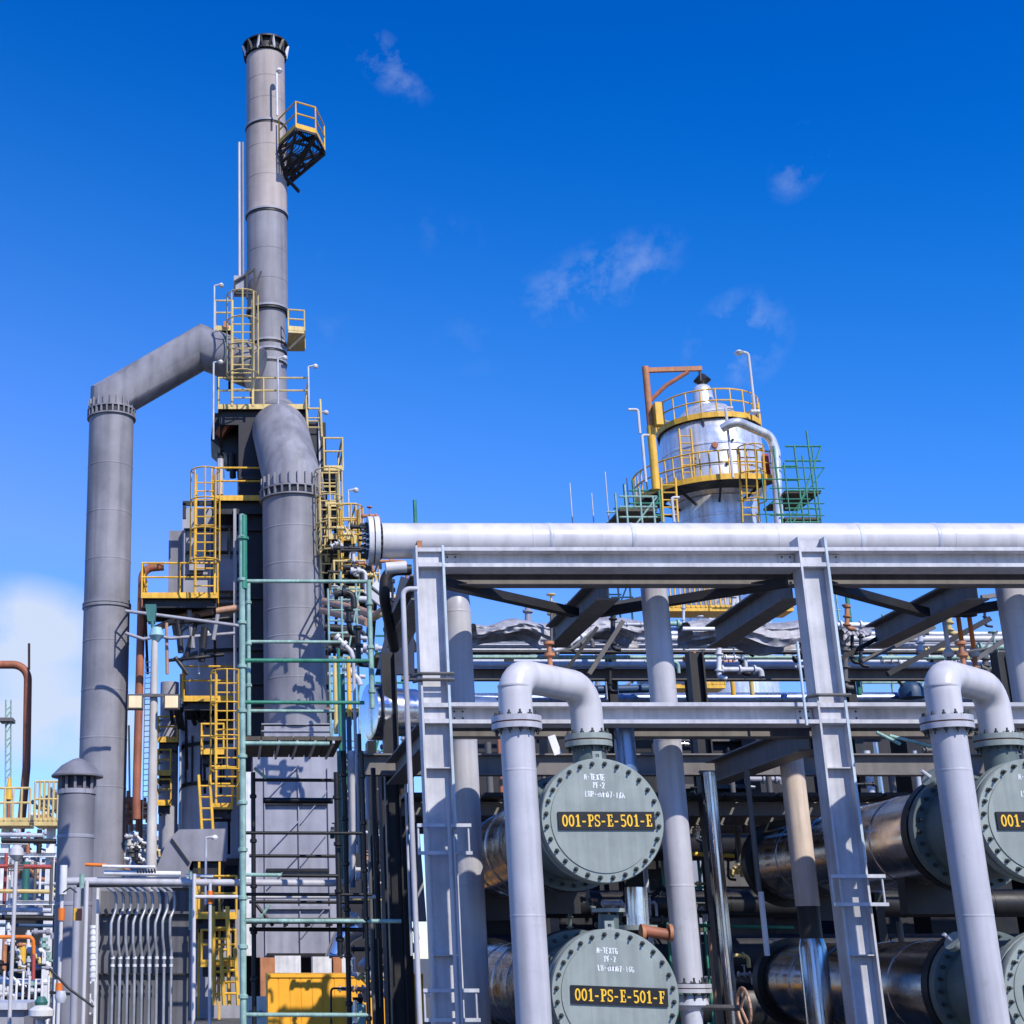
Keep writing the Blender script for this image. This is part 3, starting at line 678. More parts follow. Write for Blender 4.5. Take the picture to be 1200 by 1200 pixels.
# slim diagonal stays and cable trays
stays = [(985, 772, 1075, 722, 18.8, 5, dark), (1010, 775, 1095, 735, 19.2, 5, steel_d), (1040, 790, 1160, 725, 20, 6, dark), (660, 790, 700, 735, 19, 4, dark), (845, 745, 915, 705, 20, 4, dark),
         (1140, 775, 1200, 735, 21, 5, steel_d), (690, 790, 730, 728, 18.4, 5, steel_d), (1150, 700, 1230, 690, 20, 5, brown_g), (700, 712, 760, 700, 21, 5, dark)]
for k, (a, b_, c, d, Y, w, m) in enumerate(stays):
    o = B().bar(P(a, b_, Y), P(c, d, Y), M(w, b_, Y), M(w, b_, Y)).obj('diagonal_stay', m)
    tag(o, 'slanting %s steel stay %s' % ('dark' if m is dark else 'grey', ['right beside the right rack column', 'second from the right rack column', 'longest below the right cross beam', 'touching the left swan neck bend', 'crossing above the largest tarpaulin', 'beside the right edge pipe', 'just right of the left swan neck vent', 'highest near the right edge', 'under the left cross beam'][k]), 'steel stay', 'slanting stays under the rack top')
PIPE('white horizontal cable duct below the tower railings', [(800, 737, 22), (846, 737, 22)], 5, white, name='cable_duct', cat='cable duct')
PIPE('white horizontal pipe ending left of right rack column', [(975, 735, 23), (1060, 735, 23)], 8, white)
PIPE('white horizontal pipe with brown end cap at the right edge', [(1120, 712, 21), (1200, 708, 21)], 7, copper)
PIPE('broad white pipe partly hidden below the right cross beam', [(1012, 755, 24.6), (1080, 752, 24.6)], 11, white)
for k, (px, h0, h1, m) in enumerate(((805, 732, 800, green), (720, 740, 815, blue), (858, 780, 815, yellow), (880, 778, 815, yellow_p), (693, 795, 820, white), (712, 795, 820, white), (1000, 700, 815, green), (1090, 800, 740, dark))):
    VP('slim %s upright tube %s' % ({'green_scaffold_paint': 'green', 'dark_blue_paint': 'dark blue', 'safety_yellow': 'yellow', 'faded_yellow': 'faded yellow', 'white_paint': 'white', 'dark_steel': 'dark'}[m.name],
        ['below the tower railing', 'right of the left swan neck', 'left of two under the largest tarpaulin', 'right of two under the largest tarpaulin', 'left one of two short ones behind the left bend', 'right one of two short ones behind left bend', 'just right of the right rack column', 'left of the right bend'][k]),
        px, (h0 + h1) / 2, 25.2, min(h0, h1), max(h0, h1), 5, m, name='upright_tube', cat='tube')
# grating deck on second level (casts the shade below) and background vessels
t = T('grating_deck', 'dark steel grating deck behind the mid beams over the exchangers', 'deck', (X(900, 880, 22), 20, Z(893, 20)))
zz = Z(846, YF) - .32
b = B()
for i in range(34):
    xx = X(470, 880, 20) + i * .36
    b.box(xx, xx + .30, YR + .15, 24.3, zz, zz + .05)
b.obj('grating', dark, t)
for yy in (20.3, 21.8, 23.3): B().ibeam(V3((X(470, 880, 20), yy, zz - .12)), V3((xz, yy, zz - .12)), .12, .18).obj('joist', brown_g, t)

bgv = [(590, 1010, 27, 30, clad_d), (960, 965, 26, 34, clad_d), (868, 985, 27, 33, blue_l)]
t = T('horizontal_drum', 'small bluish silver drum seen through the gap left of the beige pipe', 'drum', P(850, 985, 30))
B().tube([P(835, 968, 31), P(850, 962, 31), P(885, 965, 31)], M(20, 965, 31), 0, 24).obj('drum_shell', clad_b, t)
B().box(X(838, 990, 31), X(880, 990, 31), 30.6, 31.4, Z(1040, 31), Z(985, 31)).obj('saddle', steel_d, t)
# dark columns added behind exchangers, shade put into their near-black colour
rnd = random.Random(3)
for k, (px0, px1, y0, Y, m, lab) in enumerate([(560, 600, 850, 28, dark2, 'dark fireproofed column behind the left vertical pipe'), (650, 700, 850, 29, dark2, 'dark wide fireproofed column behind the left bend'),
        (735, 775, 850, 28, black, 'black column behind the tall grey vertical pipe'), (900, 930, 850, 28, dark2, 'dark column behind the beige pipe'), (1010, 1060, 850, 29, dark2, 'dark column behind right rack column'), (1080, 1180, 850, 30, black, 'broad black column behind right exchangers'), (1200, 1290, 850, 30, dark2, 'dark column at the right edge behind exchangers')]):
    xx0, xx1 = X(px0, 1000, Y), X(px1, 1000, Y)
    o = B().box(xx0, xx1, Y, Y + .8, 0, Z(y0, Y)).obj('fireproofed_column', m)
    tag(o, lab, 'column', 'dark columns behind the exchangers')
# low dark headers added as backdrop, shade put into their colour
deck_y = [(985, 60), (1060, 40), (1120, 60), (1180, 80)]
for k, (py, w) in enumerate(deck_y):
    Y = 27 + k * .5
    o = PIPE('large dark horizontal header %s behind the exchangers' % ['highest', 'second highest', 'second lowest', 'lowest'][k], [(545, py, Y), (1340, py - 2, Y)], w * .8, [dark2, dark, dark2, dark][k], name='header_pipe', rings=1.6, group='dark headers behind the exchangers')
specs = [(575, 870, 1000, 8, steel_d), (586, 860, 930, 5, rust), (622, 880, 950, 9, steel), (638, 890, 960, 5, steel_d), (760, 1010, 1120, 6, steel), (748, 900, 940, 8, clad), (862, 900, 1010, 6, steel_d), (905, 905, 1000, 7, steel_d),
         (1020, 880, 960, 9, steel), (1032, 870, 970, 6, clad_d), (1048, 890, 980, 8, steel_d), (1010, 1060, 1160, 10, clad_d), (1022, 1060, 1150, 5, rust), (1060, 1080, 1180, 7, steel_d), (838, 1090, 1200, 9, copper), (826, 920, 1060, 5, yellow),
         (1075, 880, 930, 6, steel), (835, 1040, 1100, 7, white), (820, 1060, 1170, 6, steel_d)]
cols = {'grey_primer_steel': 'dark grey', 'rusty_brown_pipe': 'rusty', 'galvanised_steel': 'pale steel', 'bright_metal_cladding': 'shiny', 'dull_metal_cladding': 'dull metal', 'tan_lagged_pipe': 'tan', 'safety_yellow': 'yellow', 'white_paint': 'white'}
spots = ['left of two beside the left swan neck leg', 'thin one near the left swan neck leg', 'hidden behind the left swan neck leg', 'beside the upper left exchanger cover', 'under the upper left exchanger', 'behind the top right of the upper left cover', 'right of the tall grey vertical pipe', 'between the black slim pipe and beige pipe',
         'in the group right of the right rack column', 'second in the group right of right rack column', 'third in the group right of right rack column', 'low down right of the right rack column', 'low thin one right of the right rack column', 'between right rack column and right swan neck leg', 'beside the low valve', 'behind the tall grey vertical pipe', 'above the right clad shell', 'short one above the low valve', 'left of the black slim pipe near the low valve']
for (px, y0, y1, w, m), sp in zip(specs, spots):
    VP('%s small upright pipe %s' % (cols[m.name], sp), px, (y0 + y1) / 2, 22.4 + (px % 7) * .2, y0, y1, w, m, name='small_pipe', seg=10, group='small upright pipes among the exchangers')
hs_ = [(800, 860, 1000, 5, yellow, 'low yellow'), (790, 900, 1068, 4, dark, 'black'), (800, 930, 1084, 4, green, 'green'), (560, 640, 895, 6, steel_d, 'dark grey'), (960, 1110, 905, 5, steel_d, 'long dark grey'), (820, 905, 935, 4, dark, 'high black'), (640, 700, 1052, 4, copper, 'tan')]
for a, c, py, w, m, nm in hs_:
    PIPE('%s short level tube between the exchangers, at height %s' % (nm, {1000: 'of the upper sign', 1068: 'of the gap between covers', 1084: 'just above the lower cover', 895: 'of the upper nozzle', 905: 'of the right cover top', 935: 'of the drum', 1052: 'of the upper cover bottom'}[py]), [(a, py, 21.2), (c, py + 3, 21.2)], w, m, name='level_tube', cat='tube')

# ================================================================== CLUTTER LEFT OF THE LEFT COLUMN (x 385-490)
PIPE('tan lagged pipe, upper of two sloping toward the rack', [(380, 705, 40), (418, 714, 38), (440, 722, 36), (470, 700, 34)], 9, copper)
PIPE('tan lagged pipe, lower of two sloping toward the rack', [(378, 715, 40), (415, 724, 38), (432, 730, 36)], 9, copper)
t = T('lifting_machine', 'white channel section hoist bar slanting left of the left rack column', 'hoist', P(447, 700, 24))
for dx, dy, m in ((0, 0, white), (-9, 8, pipe_w)):
    B().bar(P(438 + dx, 684 + dy, 24), P(464 + dx, 705 + dy, 24), .1, M(8, 690, 24)).obj('channel_bar', m, t)
B().bar(P(434, 690, 24.2), P(452, 706, 24.2), .06, M(5, 690, 24)).obj('drive_rod', black, t)
B().box(X(460, 700, 24), X(467, 700, 24), 23.9, 24.1, Z(708, 24), Z(698, 24)).obj('motor', beige, t)
t = T('clad_vessel_end', 'shiny metal clad vessel end beside the left rack column', 'vessel', P(455, 835, 20))
B().lathe([(M(26, 830, 20), 0), (M(33, 830, 20), .02), (M(33, 830, 20), .30)], P(431, 834, 20), V3((1, .25, 0)), 40).obj('head_band', clad, t)
B().lathe([(M(28, 830, 20), 0), (M(28, 830, 20), .45)], P(450, 834, 20), V3((1, .25, 0)), 40).obj('shell', clad, t)
B().lathe([(M(20, 830, 20), 0), (M(20, 830, 20), 1.4)], P(468, 832, 20), V3((1, .25, 0)), 40).obj('neck', blue_l, t)
t = T('fireproofed_leg', 'dark brown thick column in shade left of the left rack column', 'column', P(462, 1200, 21))
B().box(X(448, 1000, 21), X(478, 1000, 21), 20.8, 21.3, 0, Z(905, 21)).obj('shaft', paint('dark_brown_fireproofing', (.035, .026, .022), .8), t)  # the column's shade is put into its dark brown colour
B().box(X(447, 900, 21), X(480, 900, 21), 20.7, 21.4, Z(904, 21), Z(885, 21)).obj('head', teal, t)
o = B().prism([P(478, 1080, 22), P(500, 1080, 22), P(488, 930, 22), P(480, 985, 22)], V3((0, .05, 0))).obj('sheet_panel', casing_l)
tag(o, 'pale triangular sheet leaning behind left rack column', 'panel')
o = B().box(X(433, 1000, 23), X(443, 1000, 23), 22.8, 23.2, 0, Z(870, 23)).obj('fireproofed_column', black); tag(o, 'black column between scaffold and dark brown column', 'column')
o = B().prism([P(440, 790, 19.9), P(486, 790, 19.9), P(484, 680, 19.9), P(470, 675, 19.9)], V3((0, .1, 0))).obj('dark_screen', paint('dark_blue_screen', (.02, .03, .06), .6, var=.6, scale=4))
tag(o, 'dark blue sheet hanging left of the left rack column', 'sheet')
vt = [(404, 790, 1010, 5, teal, 'teal'), (411, 840, 1040, 6, blue, 'dark blue'), (417, 770, 1000, 4, pipe_g, 'pale grey'), (424, 860, 1100, 5, dark, 'black'), (400, 880, 1000, 4, red, 'red'), (436, 1010, 1200, 4, steel_d, 'dark grey'),
      (444, 1020, 1180, 3, black, 'black'), (478, 880, 1120, 3, steel, 'pale steel'), (485, 860, 1060, 3, steel_d, 'dark grey thin'), (430, 880, 960, 5, steel, 'silver'), (414, 880, 990, 8, blue_l, 'bluish silver'), (440, 900, 1100, 6, dark, 'dark'), (393, 770, 860, 5, yellow_p, 'faded yellow'), (409, 770, 850, 5, yellow, 'yellow'), (398, 760, 900, 4, green, 'green')]
for k, (px, y0, y1, w, m, nm) in enumerate(vt):
    VP('%s upright tube right of the scaffold, %s' % (nm, ['starting at its upper deck', 'beside the teal tube', 'tallest pale one', 'beneath its deck', 'beside its deck corner', 'low beside the yellow container', 'beside the low dark grey tube', 'next to the dark brown column', 'left of the rack column', 'under the clad vessel end', 'in front of the grey casing edge', 'before the black column', 'left of the two yellow ones', 'right of the two yellow ones', 'between the yellow tubes'][k]),
       px, (y0 + y1) / 2, 18.3 + (k % 5) * .5, y0, y1, w, m, name='upright_tube', cat='tube', seg=8)
rnd = random.Random(11)
cl = []
for k in range(34):
    cx = rnd.uniform(398, 478); cy = rnd.choice([rnd.uniform(640, 790), rnd.uniform(640, 780), rnd.uniform(870, 1190)]); Y = rnd.uniform(23.4, 33)
    m = rnd.choice([dark, steel, steel_d, pipe_w, clad, black, yellow_p, rust_o, casing_l, dark, black])
    a = rnd.choice(['h', 'h', 'v', 'd']); l_ = rnd.uniform(14, 44); w = rnd.uniform(3, 8)
    if a == 'h': pts = [(cx - l_ / 2, cy, Y), (cx + l_ / 2, cy + rnd.uniform(-3, 3), Y), (cx + l_ / 2 + 1, cy + rnd.uniform(10, 26), Y)]
    elif a == 'v': pts = [(cx, cy - l_ / 2, Y), (cx + 1, cy + l_ / 2, Y), (cx + 12, cy + l_ / 2 + 1, Y + .5)]
    else: pts = [(cx - l_ / 3, cy - l_ / 3, Y), (cx + l_ / 3, cy + l_ / 3, Y), (cx + l_ / 3 + 2, cy + l_ / 1.6, Y)]
    b = B(); q = [P(*p) for p in pts]; r = M(w, cy, Y) / 2
    b.tube(q, r, r * 2.5, 10)
    for p_, d_ in ((q[0], (q[1] - q[0]).normalized()), ((q[0] + q[1]) / 2, (q[1] - q[0]).normalized())):
        b.lathe([(r * 1.8, -.03), (r * 1.8, .03)], p_, d_, 12)
    o = b.obj('pipe_fitting', m)
    tag(o, 'small flanged pipe in the dense tangle left of the left rack column', 'pipe fitting', 'tangle of small pipes left of the rack')

# ================================================================== YELLOW CONTAINER etc. bottom centre
for k, (a, c) in enumerate(((545, 800), (908, 1320))):
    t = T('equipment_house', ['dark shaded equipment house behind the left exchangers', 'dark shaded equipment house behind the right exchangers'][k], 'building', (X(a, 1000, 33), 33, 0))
    B().box(X(a, 1000, 33), X(c, 1000, 33), 33, 38, 0, Z(856, 33)).obj('wall', dark2, t)  # dark blocks added as backdrop; near-black walls stand in for shade
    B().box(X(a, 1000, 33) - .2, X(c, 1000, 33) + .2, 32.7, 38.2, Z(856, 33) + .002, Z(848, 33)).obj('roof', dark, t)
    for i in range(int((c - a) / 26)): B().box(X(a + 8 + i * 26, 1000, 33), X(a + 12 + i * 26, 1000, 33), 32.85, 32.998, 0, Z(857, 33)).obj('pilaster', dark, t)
for k, (a, c, yt, Y, m, lab) in enumerate(((216, 300, 1012, 60, dark2, 'dark equipment house below the furnace barrel far behind'), (386, 474, 888, 58, dark2, 'dark equipment house far behind the tall scaffold'), (785, 915, 938, 48, casing_l, 'pale equipment house seen in the gap beside the beige pipe'))):  # the dark ones are added to close bright sky gaps
    t = T('equipment_house', lab, 'building', (X(a, 1000, Y), Y, 0))
    B().box(X(a, 1000, Y), X(c, 1000, Y), Y, Y + 5, 0, Z(yt, Y)).obj('wall', m, t)
    B().box(X(a, 1000, Y) - .2, X(c, 1000, Y) + .2, Y - .3, Y + 5.2, Z(yt, Y) + .002, Z(yt - 4, Y)).obj('roof', dark, t)
    for i in range(3): B().box(X(a + 12 + i * 28, 1000, Y), X(a + 24 + i * 28, 1000, Y), Y - .04, Y - .002, Z(yt + 60, Y), Z(yt + 22, Y)).obj('louvre', dark, t)
t = T('pipe_bridge', 'dark enclosed pipe bridge above the pale equipment house', 'bridge', (X(790, 900, 34.5), 34.5, Z(934, 34.5)))
B().box(X(780, 900, 34.5), X(925, 900, 34.5), 34.5, 36, Z(933, 34.5), Z(852, 34.5)).obj('bridge_casing', dark2, t)  # dark box added to fill a bright gap, darkness put into its colour
for py in (870, 895, 925): B().box(X(780, 900, 34.5), X(925, 900, 34.5), 34.3, 34.49, Z(py, 34.5), Z(py - 5, 34.5)).obj('bridge_rail', steel_d, t)
def clutter(n, seed, reg, Y0, Y1, mats, label, group, wl=(2.5, 6), ll=(10, 40)):
    rnd = random.Random(seed)
    for k in range(n):
        cx, cy = rnd.uniform(reg[0], reg[1]), rnd.uniform(reg[2], reg[3]); Y = rnd.uniform(Y0, Y1); m = rnd.choice(mats)
        l_ = rnd.uniform(*ll); w = rnd.uniform(*wl); a = rnd.choice('hhhvvd')
        d = {'h': (l_, 0, 1, rnd.uniform(6, 16)), 'v': (0, l_, 9, 1), 'd': (l_ * .7, -l_ * .4, 1, 12)}[a]
        q = [P(cx - d[0] / 2, cy - d[1] / 2, Y), P(cx + d[0] / 2, cy + d[1] / 2, Y), P(cx + d[0] / 2 + d[2], cy + d[1] / 2 + d[3], Y)]
        r = M(w, cy, Y) / 2; b = B().tube(q, r, r * 2.5, 10); dd = (q[1] - q[0]).normalized()
        for f_ in (.08, .5, .85): b.lathe([(r * 1.7, -r * .3), (r * 1.7, r * .3)], q[0] + (q[1] - q[0]) * f_, dd, 12)
        if k % 3 == 0: b.tube([q[0] + (q[1] - q[0]) * .5, q[0] + (q[1] - q[0]) * .5 + UP * r * 5], r * .4, 0, 6); b.lathe([(r * 1.6, 0), (r * 1.6, r * .4)], q[0] + (q[1] - q[0]) * .5 + UP * r * 5, UP, 12)
        tag(b.obj('pipe_fitting', m), label, 'pipe fitting', group)
clutter(46, 31, (640, 1190, 705, 785), 20.5, 25.5, [steel, dark, steel_d, white, green_p, rust_o, casing_l, dark, dark, pipe_w, yellow_p], 'small flanged pipe among the long level pipes behind the rack', 'small pipes behind the rack top', (3, 7), (14, 60))
clutter(44, 32, (790, 1110, 870, 1190), 21, 26.5, [steel_d, dark, steel, dark, casing, clad_d, pipe_w, yellow_p, dark], 'small flanged pipe in the shade between the exchanger stacks', 'small pipes between exchanger stacks', (3, 7), (14, 50))
clutter(46, 35, (388, 476, 850, 1190), 24, 32, [steel, dark, steel_d, pipe_w, teal, casing_l, clad, steel, dark, copper], 'small flanged pipe between the scaffold and the left rack column', 'small pipes beside the tall scaffold', (2.5, 6), (12, 44))
clutter(30, 36, (520, 1190, 738, 800), 26.5, 30, [steel, white, casing_l, pipe_w, steel, clad], 'pale small pipe deep behind the long level pipes', 'pale pipes far behind the rack top', (3, 8), (30, 110))
clutter(14, 33, (640, 790, 1045, 1090), 19.8, 22, [steel_d, steel, exch_d, dark], 'small flanged pipe between upper and lower left exchangers', 'small pipes between left exchangers', (3, 6), (10, 36))
clutter(22, 34, (385, 435, 600, 800), 41, 44, [steel, yellow_p, dark, pipe_w, rust_o, dark], 'small flanged pipe right of the central flue duct', 'small pipes right of the central duct', (3, 6), (10, 30))
t = T('yellow_container', 'bright yellow steel container at the bottom behind the scaffold', 'container', P(370, 1200, 34))
cx0, cx1 = X(314, 1170, 34), X(497, 1170, 34); zc = Z(1141, 34)
b = B(); n = 36
n = 14
for i in range(n):
    a = cx0 + (cx1 - cx0) * i / n; w_ = (cx1 - cx0) / n
    b.box(a, a + w_ * .9, 34.03, 34.06, 0.1, zc - .08); b.box(a + w_ * .9, a + w_, 34.045, 34.06, .1, zc - .08)
b.obj('corrugated_wall', cont_y, t)
B().box(cx0, cx1, 34.0, 36, zc - .08, zc).obj('roof', cont_y, t)
B().box(cx0, cx1, 34.061, 36, 0, zc - .081).obj('body', yellow, t)
for k, (a, c, y0, y1, m, lab) in enumerate([(305, 322, 1122, 1140, rust_o, 'small rust coloured block left of the white panels'), (322, 352, 1120, 1140, white, 'white equipment panel, left one above the yellow container'), (366, 388, 1121, 1140, white, 'white equipment panel, middle one above yellow container'), (390, 400, 1120, 1140, rust_o, 'orange brown box above the yellow container'), (400, 416, 1121, 1140, white, 'white equipment panel, right one above the yellow container')]):
    o = B().box(X(a, 1130, 37.5), X(c, 1130, 37.5), 37.3 + k * .01, 38, 0, Z(y0, 37.5)).obj('equipment_cabinet', m); tag(o, lab, 'cabinet')
PIPE('dark stair handrail in front of the yellow container', [(388, 1200, 27), (388, 1158, 27), (440, 1160, 27)], 2.5, dark, name='handrail', cat='handrail')
o = B().box(X(288, 1180, 28), X(312, 1180, 28), 27.8, 28.4, 0, Z(1168, 28)).obj('equipment_box', blue); tag(o, 'dark blue box at foot of the scaffold', 'box')
t = T('striped_barrier', 'pale mint drum standing before the yellow container', 'drum', P(419, 1200, 26))
B().lathe([(M(9, 1180, 26), 0), (M(9, 1180, 26), Z(1178, 26)), (M(6, 1180, 26), Z(1176, 26))], V3((X(420, 1185, 26), 26, 0)), UP, 20).obj('drum_body', paint('mint_paint', (.4, .68, .6), .5), t)
B().lathe([(M(5, 1180, 26), 0), (M(7, 1180, 26), .1)], V3((X(420, 1185, 26), 26, Z(1176, 26))), UP, 14).obj('cap', black, t)
# ================================================================== SCAFFOLD (green) in front of the furnace
YS = 16.0
t = T('scaffold_tower', 'tall green tube scaffold tower standing before the furnace', 'scaffold', (X(283, 1000, YS), YS, 0))
def std(px, py, Y, y0, y1, w, m):
    x = X(px, py, Y); r = M(w, py, Y) / 2
    o = B().tube([V3((x, Y, Z(y1, Y) if y1 else 0)), V3((x, Y, Z(y0, Y)))], r, 0, 12).obj('scaffold_pole', m, t)
    z = Z(y0, Y) - .3
    while z > (Z(y1, Y) if y1 else 0) + .1:
        B().lathe([(r, 0), (r * 1.5, .01), (r * 1.5, .04), (r, .05)], V3((x, Y, z)), UP, 12).obj('rosette', m, o); z -= .5
    return x
xs0 = std(284, 800, YS, 603, None, 7.4, green_p)
std(285.5, 640, YS - .001, 604, 690, 8.2, green)
std(291.5, 800, YS + .9, 680, 862, 5, green_p)
xs1 = std(434, 750, YS, 680, 830, 6, green_p)
std(405, 1000, YS + .9, 880, None, 6, black); std(427, 1000, YS, 880, None, 5, black); std(297, 1000, YS + .9, 905, None, 5.5, black)
std(396, 1000, YS + .2, 905, 1120, 6.5, black)
led = [(681, 285, 436, 4.5, green_p, 0), (752, 292, 400, 4, green_p, .9), (774, 285, 436, 5, green, 0), (823, 285, 427, 4.5, green, 0), (833, 292, 392, 4, green_p, .9), (871, 285, 386, 5, green_p, 0),
       (914, 296, 398, 4, black, .9), (938, 308, 390, 7, black, 3.0), (976, 285, 425, 4, black, 0), (1003, 292, 398, 4, black, .9), (1025, 285, 330, 4.5, green_p, 0), (1026, 330, 396, 4.5, black, 0), (1048, 285, 436, 4, black, .2), (1057, 292, 430, 4, black, .9),
       (1079, 285, 470, 5, green_p, 0), (1089, 292, 430, 5, black, .9), (1189, 285, 434, 5, green_p, 0)]
for py, a, c, w, m, dy in led:
    Y = YS + dy
    B().tube([P(a, py, Y), P(c, py + .5, Y)], M(w, py, Y) / 2, 0, 10).obj('ledger', m, t)
for a, b_, c, d in ((300, 1060, 320, 1085), (298, 900, 312, 912), (298, 1085, 316, 1060)):
    B().tube([P(a, b_, YS + .5), P(c, d, YS + .5)], .018, 0, 8).obj('brace', green_p if a == 298 else black, t)
for py in (870, 1084):       # plank decks seen from below
    zz = Z(py, YS) + .03
    xa0, xa1 = X(287, py, YS), X(402 if py < 900 else 428, py, YS)
    for i in range(6):
        w_ = (xa1 - xa0) / 6
        B().box(xa0 + i * w_ + .006, xa0 + (i + 1) * w_ - .006, YS + .05, YS + (1.45 if py < 900 else .9), zz, zz + .045).obj('deck_board', plank, t)
    for i in range(5): B().bar(V3((xa0 + (i + .9) * (xa1 - xa0) / 5.4, YS + .04, zz - .02)), V3((xa0 + (i + .9) * (xa1 - xa0) / 5.4, YS + (1.4 if py < 900 else .85), zz - .02)), .025, .03).obj('deck_hook', steel if py < 900 else steel_d, t)

# long grey pipe passing left to right behind the scaffold pole with an elbow
PIPE('long grey horizontal pipe ending in an elbow behind the scaffold', [(78, 1033, 17.3), (385, 1035, 17.3), (412, 1034, 17.5), (413, 1000, 17.5), (412, 880, 17.5)], 8, pipe_g, fillet=.14)
PIPE('thin white pipe just below the long grey horizontal pipe', [(228, 1051, 17.2), (440, 1051, 17.2)], 4.5, pipe_w, fillet=.1)
VP('red collared teal riser right of the scaffold deck', 400, 990, 17.6, 880, 1030, 6, teal, name='riser_pipe')

# ================================================================== FURNACE HOUSE
YD = 47.0
# central duct
t = T('central_duct', 'fat grey flue duct in front of the furnace with bolted collar', 'flue duct', P(345, 900, YD))
xd = X(344.5, 720, YD); rd = M(36, 720, YD)
B().tube([V3((xd, YD, Z(855, YD))), V3((xd, YD, Z(588, YD)))], rd, 0, 48).obj('lower_shell', duct, t)
B().tube([V3((xd, YD, Z(586, YD))), V3((xd, YD, Z(562, YD))), P(329, 508, 48.6), P(321, 493, 52.5)], rd * .98, 0, 48).obj('upper_elbow', duct, t)
for py in (625, 668, 720, 752, 800): B().lathe([(rd, 0), (rd * 1.006, .01), (rd * 1.006, .05), (rd, .06)], V3((xd, YD, Z(py, YD))), UP, 48).obj('weld_seam', duct, t)
def collar(t, c, r, axis=UP, h=.35, n=26, m=duct, dm=dark):
    o = B().lathe([(r * 1.0, -h / 2), (r * 1.1, -h / 2), (r * 1.1, -h / 2 + .05), (r * 1.0, -h / 2 + .06)], c, axis, 48).obj('collar_plate', m, t)
    B().lathe([(r * 1.0, h / 2 - .06), (r * 1.1, h / 2 - .05), (r * 1.1, h / 2), (r * 1.0, h / 2)], c, axis, 48).obj('collar_plate', m, t)
    B().lathe([(r * 1.02, -h / 2 + .07), (r * 1.03, h / 2 - .07)], c, axis, 48).obj('collar_recess', dm, t)
    for i in range(n):
        a = 2 * math.pi * i / n; e = V3((math.cos(a), math.sin(a), 0))
        B().obox(c + e * r * 1.065, e * r * .035, V3((-e.y, e.x, 0)) * .03, UP * (h / 2 - .055)).obj('gusset', m, o)
    # stub stiffeners above
collar(t, V3((xd, YD, Z(583, YD))), rd)
for i in range(24):
    a = 2 * math.pi * (i + .5) / 24; e = V3((math.cos(a), math.sin(a), 0))
    B().obox(V3((xd, YD, Z(583, YD) + .42)) + e * rd * 1.01, e * .05, V3((-e.y, e.x, 0)) * .018, UP * .2).obj('stiffener', duct, t)
b = B()
b.box(xd - rd * 1.02, xd + rd * 1.1, YD - rd * .9, YD + rd, Z(872, YD), Z(856, YD)); b.obj('transition_box', casing_l, t)
for py in (853, 861): B().box(xd - rd * 1.1, xd + rd * 1.12, YD - rd * .95, YD + rd * .9, Z(py + 1.3, YD), Z(py, YD)).obj('transition_flange', casing, t)

# left duct
YL = 50.0
t = T('bypass_duct', 'tall grey bypass duct at left bending over into the chimney', 'flue duct', (X(118, 1000, YL), YL, 0))
xl_ = X(130, 520, YL); rl = M(26.3, 560, YL)
B().tube([V3((xl_, YL, 0)), V3((xl_, YL, Z(487, YL)))], rl, 0, 48).obj('lower_shell', duct, t)
B().tube([V3((xl_, YL, Z(485, YL))), V3((xl_, YL, Z(468, YL))), P(237, 407, YL), P(300, 432, YL - .6)], rl * .98, 0, 48).obj('inclined_shell', duct, t)
collar(t, V3((xl_, YL, Z(487, YL))), rl)
for py in (715,): B().lathe([(rl, 0), (rl * 1.06, .02), (rl * 1.06, .1), (rl * 1.02, .12), (rl * 1.06, .14), (rl * 1.06, .2), (rl, .22)], V3((xl_, YL, Z(py, YL))), UP, 48).obj('joint_flange', duct, t)
for py in (550, 605, 660, 755, 812, 868, 925): B().lathe([(rl, 0), (rl * 1.008, .01), (rl * 1.008, .05), (rl, .06)], V3((xl_, YL, Z(py, YL))), UP, 48).obj('weld_seam', duct, t)
for i in range(22):
    a = 2 * math.pi * (i + .5) / 22; e = V3((math.cos(a), math.sin(a), 0))
    B().obox(V3((xl_, YL, Z(487, YL) + .36)) + e * rl * 1.0, e * .05, V3((-e.y, e.x, 0)) * .018, UP * .16).obj('stiffener', duct, t)
PIPE('thin dark bracing pipe between tall bypass duct and lamp pole', [(147, 742, 46), (168, 749, 46), (183, 746, 46)], 4, casing)
PIPE('pale bracing pipe just above the dark bracing pipe', [(147, 716, 47), (180, 720, 47), (285, 734, 47)], 4, casing_l)

# chimney
YC = 51.5
t = T('chimney', 'tall grey steel chimney rising above everything with a black crown', 'chimney', (X(316, 430, YC), YC, Z(500, YC)))
xc_ = X(313.5, 260, YC); xc_ = X(312, 180, YC)
def sec(y0, y1, w, m, nm='shell_section'):
    r = M(w / 2, (y0 + y1) / 2, YC)
    return B().tube([V3((xc_, YC, Z(y1, YC))), V3((xc_, YC, Z(y0, YC)))], r, 0, 48).obj(nm, m, t), r
_, ra = sec(70, 152, 45, duct_warm); _, rb = sec(152.3, 254, 47.5, duct_warm); _, rc = sec(254.3, 366, 47.5, duct); _, rd_ = sec(366.3, 600, 43.5, duct)
for py, rr in ((152, rb), (254, rb), (366, rc), (405, rd_), (415, rd_), (428, rd_)):
    B().lathe([(rr, -.03), (rr * 1.05, -.03), (rr * 1.05, .05), (rr, .05)], V3((xc_, YC, Z(py, YC))), UP, 48).obj('ring_flange', casing, t)
    B().lathe([(rr, -.12), (rr * 1.015, -.12), (rr * 1.015, -.031), (rr, -.031)], V3((xc_, YC, Z(py, YC))), UP, 48).obj('ring_shadow_gap', dark, t)  # dark band painted as the shadow below each ring flange
